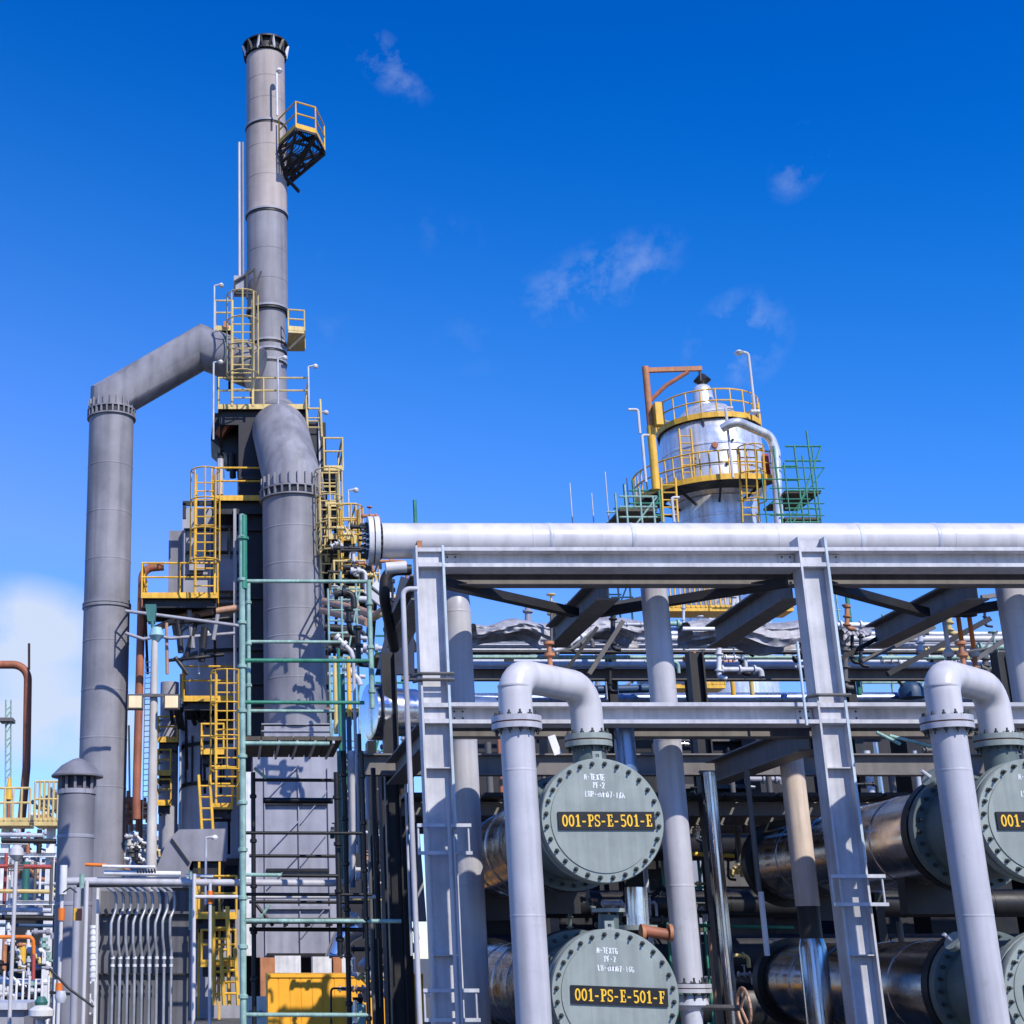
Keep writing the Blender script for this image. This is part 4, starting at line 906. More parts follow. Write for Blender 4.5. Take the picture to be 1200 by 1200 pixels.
for k, py in enumerate((100, 125, 180, 215, 300, 335, 450)): B().lathe([((ra, ra, rb, rb, rc, rc, rd_)[k], 0), ((ra, ra, rb, rb, rc, rc, rd_)[k] * 1.008, .01), ((ra, ra, rb, rb, rc, rc, rd_)[k] * 1.008, .05)], V3((xc_, YC, Z(py, YC))), UP, 48).obj('weld_seam', duct_warm if py < 250 else duct, t)
zt_ = Z(70, YC); zc_ = Z(57, YC)
B().lathe([(ra, 0), (ra * 1.02, zc_ - zt_)], V3((xc_, YC, zt_)), UP, 48, close=False).obj('crown_wall', dark, t)
B().lathe([(ra * 1.03, 0), (ra * 1.22, 0), (ra * 1.22, .07), (ra * 1.03, .07)], V3((xc_, YC, zc_ + .0)), UP, 48).obj('crown_ring', dark, t)
B().lathe([(ra * 1.0, 0), (ra * 1.12, 0), (ra * 1.12, .07), (ra * 1.0, .07)], V3((xc_, YC, zt_ + .05)), UP, 48).obj('crown_ring', dark, t)
for i in range(22):
    a = 2 * math.pi * i / 22; e = V3((math.cos(a), math.sin(a), 0)); sd = V3((-e.y, e.x, 0))
    B().bar(V3((xc_, YC, zt_ + .05)) + e * ra * 1.07, V3((xc_, YC, zc_ + .02)) + e * ra * 1.18 + sd * (.14 if i % 2 else -.1), .07, .09).obj('crown_bracket', dark if i % 3 else white, t)
# stack ladder/conduit at left
for px in (280.5, 284.5):
    x = X(px, 250, YC)
    B().tube([V3((x, YC - .2, Z(345, YC))), V3((x, YC - .2, Z(170, YC)))], .05, 0, 8).obj('conduit', pipe_w if px < 282 else duct, t)
# upper platform with triangular bracket
zp = Z(158, YC - 1.7)
d0 = V3((xc_ + .35, YC - 1.25, zp)); 
pA = P(327, 152, YC - .9); pA.z = zp; pB = P(347, 157, YC - 2.1); pB.z = zp; pC = P(370, 152, YC - 1.7); pC.z = zp; pD = P(380, 158, YC - .4); pD.z = zp
b = B(); pE, pF = V3((xc_ + rb, YC + .6, zp)), V3((xc_ + rb * .8, YC - .3, zp))
loop_ = [pA, pB, pC, pD, pE, pF]
for u_, v_ in zip(loop_, loop_[1:] + loop_[:1]): b.bar(u_, v_, .08, .1)
for k in range(1, 12):
    f_ = k / 12
    b.bar(pA.lerp(pD, f_), (pB.lerp(pC, f_) if k > 0 else pB), .03, .04)
    b.bar(pA.lerp(pD, f_), pF.lerp(pE, f_), .03, .04)
pl = b.obj('upper_platform', dark, t)
rp = railing(pl, [pA + UP * .07, pB + UP * .07, pC + UP * .07, pD + UP * .07], 1.15, yellow, .035, .2)
zl = Z(213, YC); zmid = Z(188, YC)
ft1 = V3((xc_ + rb * .9, YC - rb * .5, zl)); ft2 = V3((xc_ + rb * 1.0, YC + .1, zl - .1))
b = B()
for a, c in ((pA, ft1), (pB, ft1), (pC, ft1), (pD, ft2), (pC, ft2), (pD, ft1)):
    b.bar(a - UP * .05, c, .1, .12)
for k in (.25, .5, .75):
    q = [p_ * (1 - k) + ft_ * k - UP * .03 for p_, ft_ in ((pA, ft1), (pB, ft1), (pC, ft1), (pD, ft2))]
    for u_, v_ in zip(q, q[1:]): b.bar(u_, v_, .09, .09)
b.bar(pA - UP * .06, pC - UP * .06, .1, .1); b.bar(pB - UP * .06, pD - UP * .06, .1, .1)
b.bar(ft1 - UP * .05, ft1 + V3((.35, -.1, .3)), .1, .1); b.bar(ft1 + V3((.35, -.1, .3)), ft2 + V3((.6, 0, .5)), .1, .1); b.bar(ft1, ft2 + V3((.5, 0, -.3)), .1, .1)
b.obj('platform_bracket', dark, t)
VPx = X(325, 150, YC - 1.3)
B().tube([V3((VPx, YC - 1.2, Z(155, YC))), V3((VPx, YC - 1.2, Z(106, YC)))], .045, 0, 8).obj('mast_pole', white, t)
B().lathe([(.04, 0), (.13, .1), (.1, .2)], V3((VPx + .1, YC - 1.2, Z(106, YC))), UP, 12).obj('beacon', white, t)
# mid cage platforms on the chimney
b = B()
for px, py0, py1 in ((289, 318, 350), (298, 315, 370)):
    b.bar(P(px, py0, YC - 1), P(px + .5, py1, YC - 1), .08, .08)
b.bar(P(275, 330, YC - 1), P(298, 316, YC - 1), .07, .07); b.bar(P(275, 330, YC - 1), P(275, 345, YC - 1), .07, .07); b.bar(P(296, 345, YC - 1), P(306, 318, YC - 1), .06, .06); b.bar(P(275, 344, YC - 1), P(298, 344, YC - 1), .07, .07)
b.obj('mid_bracket', dark, t)
B().box(X(274, 340, YC), X(288, 340, YC), YC - .9, YC - .3, Z(352, YC), Z(335, YC)).obj('junction_box', casing, t)
# small platform right at y~395
zr = Z(402, YC); q = [P(338, 397, YC - 1), P(357, 402, YC - .9), P(357, 396, YC + .8)]
for p_ in q: p_.z = zr
t = T('side_platform', 'small pale yellow railed platform on the right side of chimney', 'platform', q[0])
B().prism([q[0], q[1], q[2], V3((q[0].x, q[2].y, zr))], V3((0, 0, .08))).obj('deck', yellow_p, t)
railing(t, [p_ + UP * .09 for p_ in q], .85, yellow_p, .035, .18)
B().bar(V3((q[0].x, q[0].y, zr - .7)), q[1] - UP * .05, .08, .08).obj('bracket', dark, t)

# generic platforms
def platform(label, x0, x1, py, Y, dpth, rail_mat=yellow, deck_mat=dark, h=1.1, brk=True, under=.35, sides=(1, 1), rr=.035):
    z = Z(py, Y); a, b_ = X(x0, py, Y), X(x1, py, Y)
    t = T('service_platform', label, 'platform', ((a + b_) / 2, Y, z), 'railed service platforms on the furnace')
    B().box(a, b_, Y, Y + dpth, z - .04, z).obj('deck', deck_mat, t)
    B().box(a - .02, b_ + .02, Y - .04, Y, z - .12, z + .01).obj('edge_beam', rail_mat, t)
    if under:
        for k in range(3):
            B().box(a + .03, b_ - .03, Y + .2 + k * (dpth - .5) / 2, Y + .32 + k * (dpth - .5) / 2, z - .04 - under, z - .041).obj('joist', dark, t)
    pts = [V3((a, Y, z))]; 
    if sides[0]: pts = [V3((a, Y + dpth, z))] + pts
    pts.append(V3((b_, Y, z)))
    if sides[1]: pts.append(V3((b_, Y + dpth, z)))
    railing(t, pts, h, rail_mat, rr, .08)
    if brk:
        for x in (a + .1, b_ - .1): B().bar(V3((x, Y + .1, z - .1)), V3((x, Y + dpth, z - .1 - dpth * .8)), .09, .09).obj('bracket', dark, t)
    return t
platform('highest left platform with red box beside the caged ladder', 252, 272, 384, 49.6, 2, yellow_p)
pfm = platform('wide yellow railed platform wrapping the chimney above central duct', 256, 362, 476, 49.0, 3.2, yellow_p, sides=(1, 1), under=.6)
platform('narrow platform stepping down right of the central duct elbow', 358, 375, 512, 49.5, 2.5, yellow_p, brk=False)
platform('yellow railed platform left of the central duct below the chimney', 248, 310, 583, 48.5, 3.0, yellow, under=.5)
platform('lower left platform in front of the grey furnace box', 166, 255, 697, 47.3, 2.6, yellow)
platform('platform right of central duct near the overhead pipe end', 384, 440, 655, 46.8, 2.5, yellow_p)
platform('right platform with faded rail beside the central duct collar', 378, 398, 590, 47.2, 2.2, yellow_p)
platform('yellow railed platform around the furnace barrel at floodlight height', 214, 280, 818, 49.5, 2.5, yellow)
platform('small yellow basket platform on the barrel under the long ladder', 246, 272, 944, 47.2, 1.6, yellow, h=1.25)
platform('low yellow platform below the grey hood', 230, 277, 1072, 44, 1.8, yellow)
for k, (py, x0, x1) in enumerate(((866, 185, 208), (905, 185, 200), (940, 184, 200))):
    platform('%s of three short yellow landings beside the lamp pole' % ['highest', 'middle', 'lowest'][k], x0, x1, py, 52, 1.6, yellow, h=.8, brk=False)
platform('pale railed platform above the right clad pipes beside scaffold', 392, 445, 690, 44, 2, yellow_p, h=.9)
platform('upper faded platform at right of the duct beneath the small ladder', 380, 402, 548, 48.2, 2.0, yellow_p, brk=False)
platform('faded platform right of the central duct at tan pipe level', 386, 418, 628, 45.6, 2.2, yellow_p)
platform('small yellow landing on the barrel above the basket platform', 236, 262, 880, 48.4, 1.4, yellow, h=.9)
platform('yellow landing low beside the lowest ladders', 236, 276, 1128, 43.6, 1.0, yellow, h=.9, brk=False)
# dark machinery mass under the chimney platform
b = B()
t = T('damper_housing', 'black damper housing under the chimney platform', 'damper', P(272, 530, 50.5))
B().prism([P(250, 484, 50.3), P(300, 484, 50.3), P(298, 532, 50.3), P(266, 532, 50.3), P(247, 515, 50.3)], V3((0, 2, 0))).obj('housing', black, t)
B().tube([P(262, 497, 50.1), P(270, 503, 50.1)], .5, 0, 16).obj('actuator', rust, t)
for k, px in enumerate((258, 272, 281)): B().tube([P(px, 532, 50.2), P(px + 1, 560, 50.2)], .12, 0, 8).obj('drive_rod', dark, t)
o = B().tube([P(258, 538, 49.5), P(258, 580, 49.5)], .12, 0, 8).obj('lamp_tube', pipe_g); tag(o, 'grey tube with cap standing under the black damper housing', 'tube')
# ladders as parts of platforms/things
t = T('caged_ladder', 'highest yellow caged ladder beside the chimney base', 'ladder', P(284, 476, 48.6))
ladder(t, P(284, 476, 48.6), P(284, 352, 48.6), .75, yellow_p, True, .05)
t = T('caged_ladder', 'yellow caged ladder left of central duct in front of furnace box', 'ladder', P(239, 695, 46.8))
ladder(t, P(240, 697, 46.9), P(241, 556, 46.9), .65, yellow, True, .045)
t = T('caged_ladder', 'faded yellow ladder right of central duct below collar', 'ladder', P(390, 680, 46.4))
ladder(t, P(387, 682, 46.4), P(384, 556, 46.4), .6, yellow_p, True, .045)
t = T('caged_ladder', 'narrow yellow ladder farthest right beside the blind flange', 'ladder', P(411, 690, 45.2))
ladder(t, P(412, 692, 45.2), P(409, 598, 45.2), .55, yellow, True, .045)
t = T('caged_ladder', 'small pale ladder at top right of central duct elbow', 'ladder', P(371, 545, 48.8))
ladder(t, P(369, 512, 48.8), P(367, 468, 48.8), .5, yellow_p, False, .045)
t = T('long_ladder', 'long yellow caged ladder down the furnace barrel', 'ladder', P(268, 944, 46.8))
ladder(t, P(266, 944, 46.8), P(266, 790, 46.8), .7, yellow, True, .042)
t = T('short_ladder', 'short yellow ladder below the small basket platform', 'ladder', P(243, 975, 46.5))
ladder(t, P(243, 974, 46.5), P(239, 908, 46.5), .35, yellow, False, .05)
t = T('ground_ladder', 'lowest yellow ladder reaching down to the ground', 'ladder', P(262, 1180, 43.4))
ladder(t, P(260, 1178, 43.4), P(258, 1062, 43.4), .42, yellow, False, .06)
t = T('ground_ladder', 'leaning yellow ladder beside the lowest yellow ladder', 'ladder', P(269, 1200, 43.1))
ladder(t, P(271, 1178, 43.1), P(267, 1110, 43.1), .4, yellow, False, .06)
# lamp poles on platforms
for k, (px, y0, y1, Y) in enumerate(((250, 515, 425, 48.9), (251, 392, 335, 49.4), (375, 560, 484, 48.9), (410, 655, 575, 46.6), (233, 790, 742, 48.2), (326, 476, 420, 48.8), (247, 972, 1000, 44), (241, 1060, 982, 43.6), (362, 476, 430, 48.7))):
    if y1 > y0: continue
    t = T('platform_lamp', 'slim pale lamp post %s' % ['left of the black damper housing', 'at the highest left platform', 'right of central duct elbow', 'above platform near overhead pipe end', 'on the furnace barrel platform', 'in front of chimney foot', '', 'in front of the grey hood', 'right of the chimney foot'][k], 'lamp post', P(px, y0, Y), 'slim lamp posts on the furnace platforms')
    B().tube([P(px, y0, Y), V3((X(px, y0, Y), Y, Z(y1, Y)))], .035, 0, 8).obj('pole', steel, t)
    tp = V3((X(px, y0, Y), Y, Z(y1, Y)))
    B().tube([tp, tp + V3((.22, -.05, .04))], .035, 0, 8).obj('arm', pipe_w, t)
    B().lathe([(.05, .08), (.11, 0), (.08, -.06)], tp + V3((.26, -.05, 0)), UP, 12).obj('lamp_head', white, t)
o = B().box(X(262, 378, 49.5), X(268, 378, 49.5), 49.45, 49.8, Z(384, 49.5), Z(377, 49.5)).obj('red_box', rust_o); tag(o, 'small red box standing on the highest left platform', 'box')

# furnace bodies 
t = T('furnace_box', 'grey stiffened furnace box behind yellow caged ladder', 'furnace', P(250, 700, 50))
fx0, fx1 = X(198, 650, 51), X(282, 650, 51)
B().box(X(214, 650, 51), fx1, 50.4, 56, Z(706, 50.4), Z(619, 50.4)).obj('casing', casing, t)
B().box(fx0, X(213.6, 650, 51), 50.7, 56, Z(706, 50.4), Z(619, 50.4)).obj('side_casing', duct, t)
B().box(X(214, 600, 51), fx1, 50.9, 56, Z(618, 50.4), Z(590, 50.4)).obj('upper_casing', casing, t)
for py in (620, 647, 674, 700): B().box(X(216, 650, 51), fx1, 50.28, 50.4, Z(py + 2.2, 50.4), Z(py, 50.4)).obj('stiffener_beam', dark, t)
for px in (216, 246, 268): B().box(X(px, 650, 51), X(px + 1.6, 650, 51), 50.26, 50.38, Z(700, 50.4), Z(620, 50.4)).obj('stiffener_post', casing_l, t)
b = B(); b.bar(P(214, 590, 49.5), P(282, 590, 49.5), .12, .16); b.bar(P(216, 590, 49.5), P(216, 608, 49.5), .12, .12); b.obj('roof_beam', dark, t)
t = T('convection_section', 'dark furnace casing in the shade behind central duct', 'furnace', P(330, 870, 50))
B().box(X(280, 700, 49), X(386, 700, 49), 49.0, 56, 0, Z(495, 49)).obj('casing', dark2, t)  # shade beside the duct is put into the casing colour
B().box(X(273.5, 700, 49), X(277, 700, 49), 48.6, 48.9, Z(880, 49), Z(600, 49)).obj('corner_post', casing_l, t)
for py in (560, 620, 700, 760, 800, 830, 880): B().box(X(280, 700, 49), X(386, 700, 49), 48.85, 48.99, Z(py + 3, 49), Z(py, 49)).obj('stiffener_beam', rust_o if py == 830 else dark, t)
t = T('furnace_barrel', 'round grey furnace barrel below the furnace box', 'furnace', P(270, 970, 52))
xb_ = X(276, 850, 53.5); rb_ = M(63, 850, 53.5)
B().lathe([(rb_, Z(1010, 53.5)), (rb_, Z(742, 53.5)), (rb_ * .96, Z(738, 53.5)), (rb_ * .96, Z(706, 53.5))], V3((xb_, 53.5, 0)), UP, 64).obj('barrel_shell', barrel_m, t)
for py in (925, 880, 776, 742, 712): B().lathe([(rb_, 0), (rb_ * 1.035, 0), (rb_ * 1.035, .12), (rb_, .12)], V3((xb_, 53.5, Z(py, 53.5))), UP, 64).obj('stiffener_ring', dark, t)
for k in range(10):
    a = -math.pi / 2 - 1.1 + k * .22; e = V3((math.cos(a), math.sin(a), 0))
    B().tube([V3((xb_, 53.5, Z(925, 53.5))) + e * rb_ * 1.02, V3((xb_, 53.5, Z(868 if k % 2 else 850, 53.5))) + e * rb_ * 1.02], .035, 0, 6).obj('conduit', dark, t)
PIPE('tan pipe curving across the furnace barrel top', [(180, 738, 48.2), (215, 722, 48.4), (280, 712, 48.6)], 8, copper)
PIPE('grey cable tray pipe crossing in front of barrel top', [(178, 744, 47.6), (200, 748, 47.8), (275, 742, 48.2)], 4, casing_l)
rnd = random.Random(5)
for k, (a, b_, c, d, w, m, lab) in enumerate([(208, 725, 212, 765, 7, dark, 'black'), (222, 715, 226, 760, 6, duct, 'grey'), (232, 720, 218, 770, 6, dark, 'slanting black'), (240, 735, 236, 775, 8, dark, 'thick black'), (195, 730, 196, 790, 4, copper, 'tan'), (205, 770, 220, 790, 5, dark, 'low black'), (255, 720, 250, 750, 5, casing, 'dark grey')]):
    o = B().tube([P(a, b_, 47.9), P(c, d, 47.9)], M(w, b_, 48) / 2, 0, 8).obj('burner_pipe', m); tag(o, '%s burner pipe hanging in front of the furnace barrel top' % lab, 'pipe', 'burner pipes around the furnace barrel')
for k, (py, x0, x1) in enumerate(((728, 192, 268), (771, 196, 262))):
    PIPE('dark ring header %s holding the burner pipes' % ('upper one' if k == 0 else 'lower one'), [(x0, py + 3, 48.0), ((x0 + x1) / 2, py, 47.7), (x1, py - 4, 48.1)], 4, dark, name='header_pipe')
# shadowing machinery under barrel platform
b = B()
for k in range(16):
    a0 = (200 + k * 5.2, 826 + (k % 3) * 2); b.bar(P(a0[0], a0[1], 50.2), P(a0[0] + rnd.uniform(-9, 9), a0[1] + rnd.uniform(12, 26), 51), .12, .12)
tag(b.obj('platform_bracing', dark), 'black bracing lattice under furnace barrel platform', 'bracing')
# vertical vessel left of barrel (grey) with rusty pipe
VP('narrow grey column vessel left of the furnace barrel', 198, 880, 53, 800, None, 22, casing, name='column_vessel', cat='vessel')
VP('slim pale pipe left of furnace barrel', 211, 900, 51, 790, 975, 3, pipe_g, name='slim_pipe')
PIPE('rusty brown pipe with bent top beside the lower left platform', [(192, 664, 49), (167, 666, 49), (166, 700, 49), (160, 930, 49), (160, 960, 49)], 9.5, rust, fillet=.9)
PIPE('very thin faded yellow mast right of bypass duct', [(151, 850, 60), (152, 940, 60)], 2.5, yellow_p, name='mast', cat='mast')
for k, (px, py, w) in enumerate(((150, 938, 14), (162, 942, 16), (154, 952, 12), (165, 955, 14), (172, 948, 8), (148, 960, 12))):
    b = B(); c = P(px, py, 55); r = M(w, py, 55) / 2
    b.tube([c + V3((-r, 0, 0)), c + V3((r, 0, 0))], r * .6, 0, 12); b.lathe([(r * .9, -.05), (r * .9, .05)], c + V3((-r, 0, 0)), V3((1, 0, 0)), 14); b.lathe([(r * .9, -.05), (r * .9, .05)], c + V3((r, 0, 0)), V3((1, 0, 0)), 14); b.tube([c, c + UP * r * 1.6], r * .3, 0, 8); b.tube([c, c - UP * r * 4], r * .35, 0, 8)
    tag(b.obj('rusty_valve', rust if k % 2 else rust_o), 'rusty valve at the foot of rusty brown pipe behind bypass duct', 'valve', 'rusty valves behind the bypass duct')

# grey flanged inspection boxes and duct branches on the furnace face left of the central duct
for k, (a, c, y0, y1, Y) in enumerate(((222, 240, 630, 668, 50.1), (252, 266, 628, 645, 50.1), (252, 278, 655, 692, 50.05))):
    o = B().box(X(a, y0, Y), X(c, y0, Y), Y, Y + .18, Z(y1, Y), Z(y0, Y)).obj('inspection_cover', casing_l)
    tag(o, ['tall grey inspection cover at left of the furnace box', 'small grey inspection cover at upper right of furnace box', 'broad grey inspection cover at lower right of furnace box'][k], 'cover')
# hood
t = T('hood_duct', 'grey angular hood duct beneath the furnace barrel', 'duct', P(225, 1015, 45))
B().prism([P(184, 1016, 45), P(196, 985, 45), P(210, 972, 45), P(265, 971, 45), P(265, 1009, 45), P(225, 1009, 45), P(222, 1016, 45), P(222, 1040, 45), P(184, 1040, 45)], V3((0, 3.5, 0))).obj('hood_casing', duct, t)
B().bar(P(201, 983, 44.95), P(222, 1012, 44.95), .05, .06).obj('seam', dark, t)
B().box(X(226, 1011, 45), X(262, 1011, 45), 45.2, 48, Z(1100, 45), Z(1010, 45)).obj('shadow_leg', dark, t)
for px in (232, 256): B().box(X(px, 1050, 44.6), X(px + 2.5, 1050, 44.6), 44.5, 44.7, 0, Z(1010, 44.6)).obj('support_post', yellow, t)
# grey air preheater casing behind scaffold
t = T('preheater_casing', 'large light grey panelled casing behind the scaffold', 'casing', P(345, 1120, 46))
B().box(X(297, 1000, 45.5), X(398, 1000, 45.5), 45.5, 49, Z(1122, 45.5), Z(880, 45.5)).obj('casing', casing_l, t)
for px in (310, 350, 385): B().box(X(px, 1000, 45.5), X(px + 1.2, 1000, 45.5), 45.42, 45.5, Z(1120, 45.5), Z(900, 45.5)).obj('seam_post', casing, t)
for py in (940, 1018, 1062, 1117): B().box(X(312, 1000, 45.5), X(385, 1000, 45.5), 45.36, 45.495, Z(py + 3.5, 45.5), Z(py, 45.5)).obj('stiffener_beam', dark if py != 1062 else casing, t)
for k, py in enumerate((935, 1000, 1040)): B().bar(P(314, py, 45.4), P(350, py - 38, 45.4), .03, .03).obj('brace_rod', casing, t)
for k, py in enumerate((965, 1015, 1100)): B().bar(P(352, py, 45.4), P(383, py - 38, 45.4), .03, .03).obj('brace_rod', casing, t)
B().box(X(288, 1000, 45.5), X(296.5, 1000, 45.5), 45.4, 49, Z(1120, 45.5), Z(905, 45.5)).obj('side_post', white, t)
b = B().box(X(222, 1100, 45.6), X(284, 1100, 45.6), 45.6, 48, 0, Z(1066, 45.6)); tag(b.obj('low_casing', casing_l), 'low grey casing behind the lowest yellow ladders', 'casing')
t = T('elbow_duct', 'silver curved duct elbow right of the panelled casing', 'duct', P(410, 1120, 44))
B().tube([P(392, 1125, 44), P(403, 1095, 44), P(425, 1085, 44)], M(12, 1100, 44), .6, 20).obj('elbow_shell', clad, t)
PIPE('bright blue narrow pipe right of the panelled casing', [(436, 1090, 25), (437, 1160, 25)], 4.5, paint('bright_blue', (.02, .16, .42), .4))
# right-hand clutter around duct foot
for k, (a, c, py, Y, w, m, lab) in enumerate([(384, 440, 670, 44, 4, dark, 'black level pipe over the pale deck'), (384, 445, 700, 43, 7, pipe_w, 'pale level pipe right of the central duct'), (386, 430, 745, 42, 5, steel, 'grey level pipe right of the central duct'), (388, 425, 760, 42, 8, dark, 'thick black level pipe right of the central duct'), (384, 428, 790, 42, 5, steel, 'low grey level pipe by the green ledger'), (380, 420, 735, 43, 9, dark, 'dark level pipe below the tan pipes')]):
    PIPE(lab, [(a, py, Y), (c, py + 3, Y)], w, m)
# ================================================================== TOWER (right)
YT = 60.0
xt = X(836, 560, YT)
t = T('distillation_column', 'silver distillation column with round railed platforms behind the rack', 'column vessel', (xt, YT, 0))
r1_, r2_ = M(57, 520, YT), M(47, 590, YT)
zA, zB_, zC_, zD = Z(558, YT - 2), Z(500, YT - 2), Z(483, YT - 2), Z(470, YT - 2)
B().lathe([(r2_, 0), (r2_, Z(580, YT - 1.5))], V3((xt, YT, 0)), UP, 64).obj('lower_shell', clad_b, t)
B().lathe([(r2_, Z(579, YT - 1.5)), (r1_, Z(562, YT - 2)), (r1_, zB_), (r1_ * .97, Z(492, YT - 2)), (r1_ * .8, Z(485, YT - 1.8)), (r1_ * .45, Z(481, YT)), (.3, Z(479, YT)), (.01, Z(478.5, YT))], V3((xt, YT, 0)), UP, 64).obj('upper_shell', clad_b, t)
for py in (520, 545, 600): B().lathe([((r1_ if py < 560 else r2_) * 1.0, 0), ((r1_ if py < 560 else r2_) * 1.012, .02), ((r1_ if py < 560 else r2_) * 1.012, .1), ((r1_ if py < 560 else r2_) * 1.0, .12)], V3((xt, YT, Z(py, YT - 2))), UP, 64).obj('cladding_band', clad_b, t)
def roundplat(zz, R, r0, a0, a1, m=yellow, h=1.15, nm='round_platform'):
    n = 22
    A = [math.radians(a0 + (a1 - a0) * i / n) for i in range(n + 1)]
    b = B()
    for u, v in zip(A, A[1:]):
        q = [V3((xt + r_ * math.cos(w), YT + r_ * math.sin(w), zz)) for r_, w in ((r0, u), (R, u), (R, v), (r0, v))]
        b.prism(q, V3((0, 0, .08)))
    pl = b.obj(nm, dark, t)
    b = B()
    pts = [V3((xt + R * math.cos(w), YT + R * math.sin(w), zz + .09)) for w in A]
    for u, v in zip(pts, pts[1:]): b.bar(u - UP * .0, v - UP * .0, .05, .24)
    b.obj('edge_beam', m, pl)
    railing(pl, pts, h, m, .035, 0, step=1.0)
    for k in range(0, n + 1, 5):
        w = A[k]; e = V3((math.cos(w), math.sin(w), 0))
        B().bar(V3((xt, YT, zz - .05)) + e * R * .98, V3((xt, YT, zz - .45)) + e * min(R * .95, r2_ if r0 > 1 else r1_), .08, .1).obj('bracket', dark, pl)
roundplat(Z(487, YT - 2.2), M(58, 480, YT), r1_ * .3, 0, 360, yellow)
roundplat(Z(562, YT - 3.2), M(92, 560, YT), r1_ * 1.0, 160, 300, yellow)
B().lathe([(M(13, 455, YT), Z(483, YT)), (M(11, 455, YT), Z(458, YT)), (M(9, 455, YT), Z(454, YT)), (M(6, 455, YT), Z(452, YT))], V3((xt - .1, YT, 0)), UP, 24).obj('top_nozzle', clad_b, t)
B().lathe([(.12, 0), (.38, .2), (.3, .3), (.12, .5)], V3((xt - .05, YT, Z(451, YT))), UP, 16).obj('relief_valve', dark, t)
# manholes, nozzles on shell
for px, py, w in ((838, 522, 7), (818, 545, 4), (852, 543, 4), (818, 538, 2.5), (858, 516, 3)):
    yy = YT - math.sqrt(max(.1, r1_ ** 2 - (X(px, py, YT - r1_) - xt) ** 2))
    B().lathe([(M(w / 2, py, YT), -.2), (M(w / 2, py, YT), .1)], V3((X(px, py, YT - r1_), yy, Z(py, yy))), V3((0, -1, 0)), 16).obj('nozzle', rust if w > 5 else dark, t)
ladder(t, V3((X(805, 560, YT - 2), YT - r1_ - .1, Z(560, YT - 2.5))), V3((X(800, 500, YT - 2), YT - r1_ - .1, Z(500, YT - 2.5))), .5, yellow, False, .05)
ladder(t, P(880, 612, YT - 3), P(876, 528, YT - 3), .7, yellow, True, .05)
ladder(t, P(786, 612, YT - 3), P(783, 560, YT - 3), .6, yellow, False, .05)
# davit crane on left
t = T('davit_crane', 'rusty davit crane standing left of the distillation column top', 'crane', P(767, 560, YT - 3))
B().tube([P(769, 572, YT - 3.2), V3((X(769, 572, YT - 3.2), YT - 3.2, Z(430, YT - 3.2)))], M(3.8, 500, YT), 0, 12).obj('mast', rust_o, t)
B().tube([P(769, 574, YT - 3.2), V3((X(769, 572, YT - 3.2), YT - 3.2, Z(500, YT - 3.2)))], M(4.6, 500, YT), 0, 12).obj('mast_sleeve', yellow, t)
B().bar(P(758, 434, YT - 3.2), P(822, 432, YT - 3.2), M(4, 430, YT), M(5, 430, YT)).obj('jib', rust_o, t)
B().tube([P(761.5, 470, YT - 3.2), P(780, 452, YT - 3.2), P(806, 436, YT - 3.2)], .09, 1, 8).obj('brace', rust, t)
B().tube([P(820, 434, YT - 3.2), P(821, 446, YT - 3.2)], .06, 0, 6).obj('hook_line', dark, t)
B().box(X(766, 485, YT - 3.4), X(774, 485, YT - 3.4), YT - 3.7, YT - 3.3, Z(500, YT - 3.4), Z(474, YT - 3.4)).obj('winch_box', yellow, t)
t = T('platform_lamp', 'slim curved lamp post on the distillation column top platform', 'lamp post', P(884, 482, YT - 2), None)
xx = X(885, 485, YT - 2)
B().tube([V3((xx, YT - 2, Z(486, YT - 2))), V3((xx, YT - 2, Z(414, YT - 2))), V3((xx - .35, YT - 2, Z(412, YT - 2)))], .06, .15, 8).obj('pole', pipe_w, t)
B().lathe([(.08, .1), (.2, 0), (.12, -.1)], V3((xx - .4, YT - 2, Z(413, YT - 2))), UP, 12).obj('lamp_head', white, t)
B().tube([P(880, 482, YT - 2.2), P(890, 482, YT - 2.2)], .08, 0, 8).obj('clamp', white, t)
for k, (px, y0, y1) in enumerate(((757, 510, 565), (750, 480, 508), (859, 560, 478), (790, 612, 583))):
    xx = X(px, max(y0, y1), YT - 4); 
    o = B().tube([V3((xx, YT - 4, Z(max(y0, y1), YT - 4))), V3((xx, YT - 4, Z(min(y0, y1), YT - 4))), V3((xx + (.3 if k != 1 else -.4), YT - 4, Z(min(y0, y1), YT - 4)))], .06, .1, 8).obj('slim_lamp_post', pipe_w)
    tag(o, ['slim white lamp post on left of main tower platform', 'slim white bracket lamp beside davit crane mast', 'slim white lamp post in front of the tower shell', 'short slim white lamp post before lower tower shell'][k], 'lamp post')
PIPE('silver outlet pipe curving out of tower and down its right side', [(846, 502, YT - 4.2), (862, 493, YT - 4.6), (903, 511, YT - 3.5), (909, 530, YT - 3.5), (914, 640, YT - 3.5)], 11, clad_b, fillet=.7, rings=1.5)
o = B().lathe([(.35, 0), (.45, .06), (.45, .3)], P(893, 545, YT - 2.5), V3((.9, -.4, 0)), 20).obj('manway', red); tag(o, 'dull red round manway on right of the tower shell', 'manway')
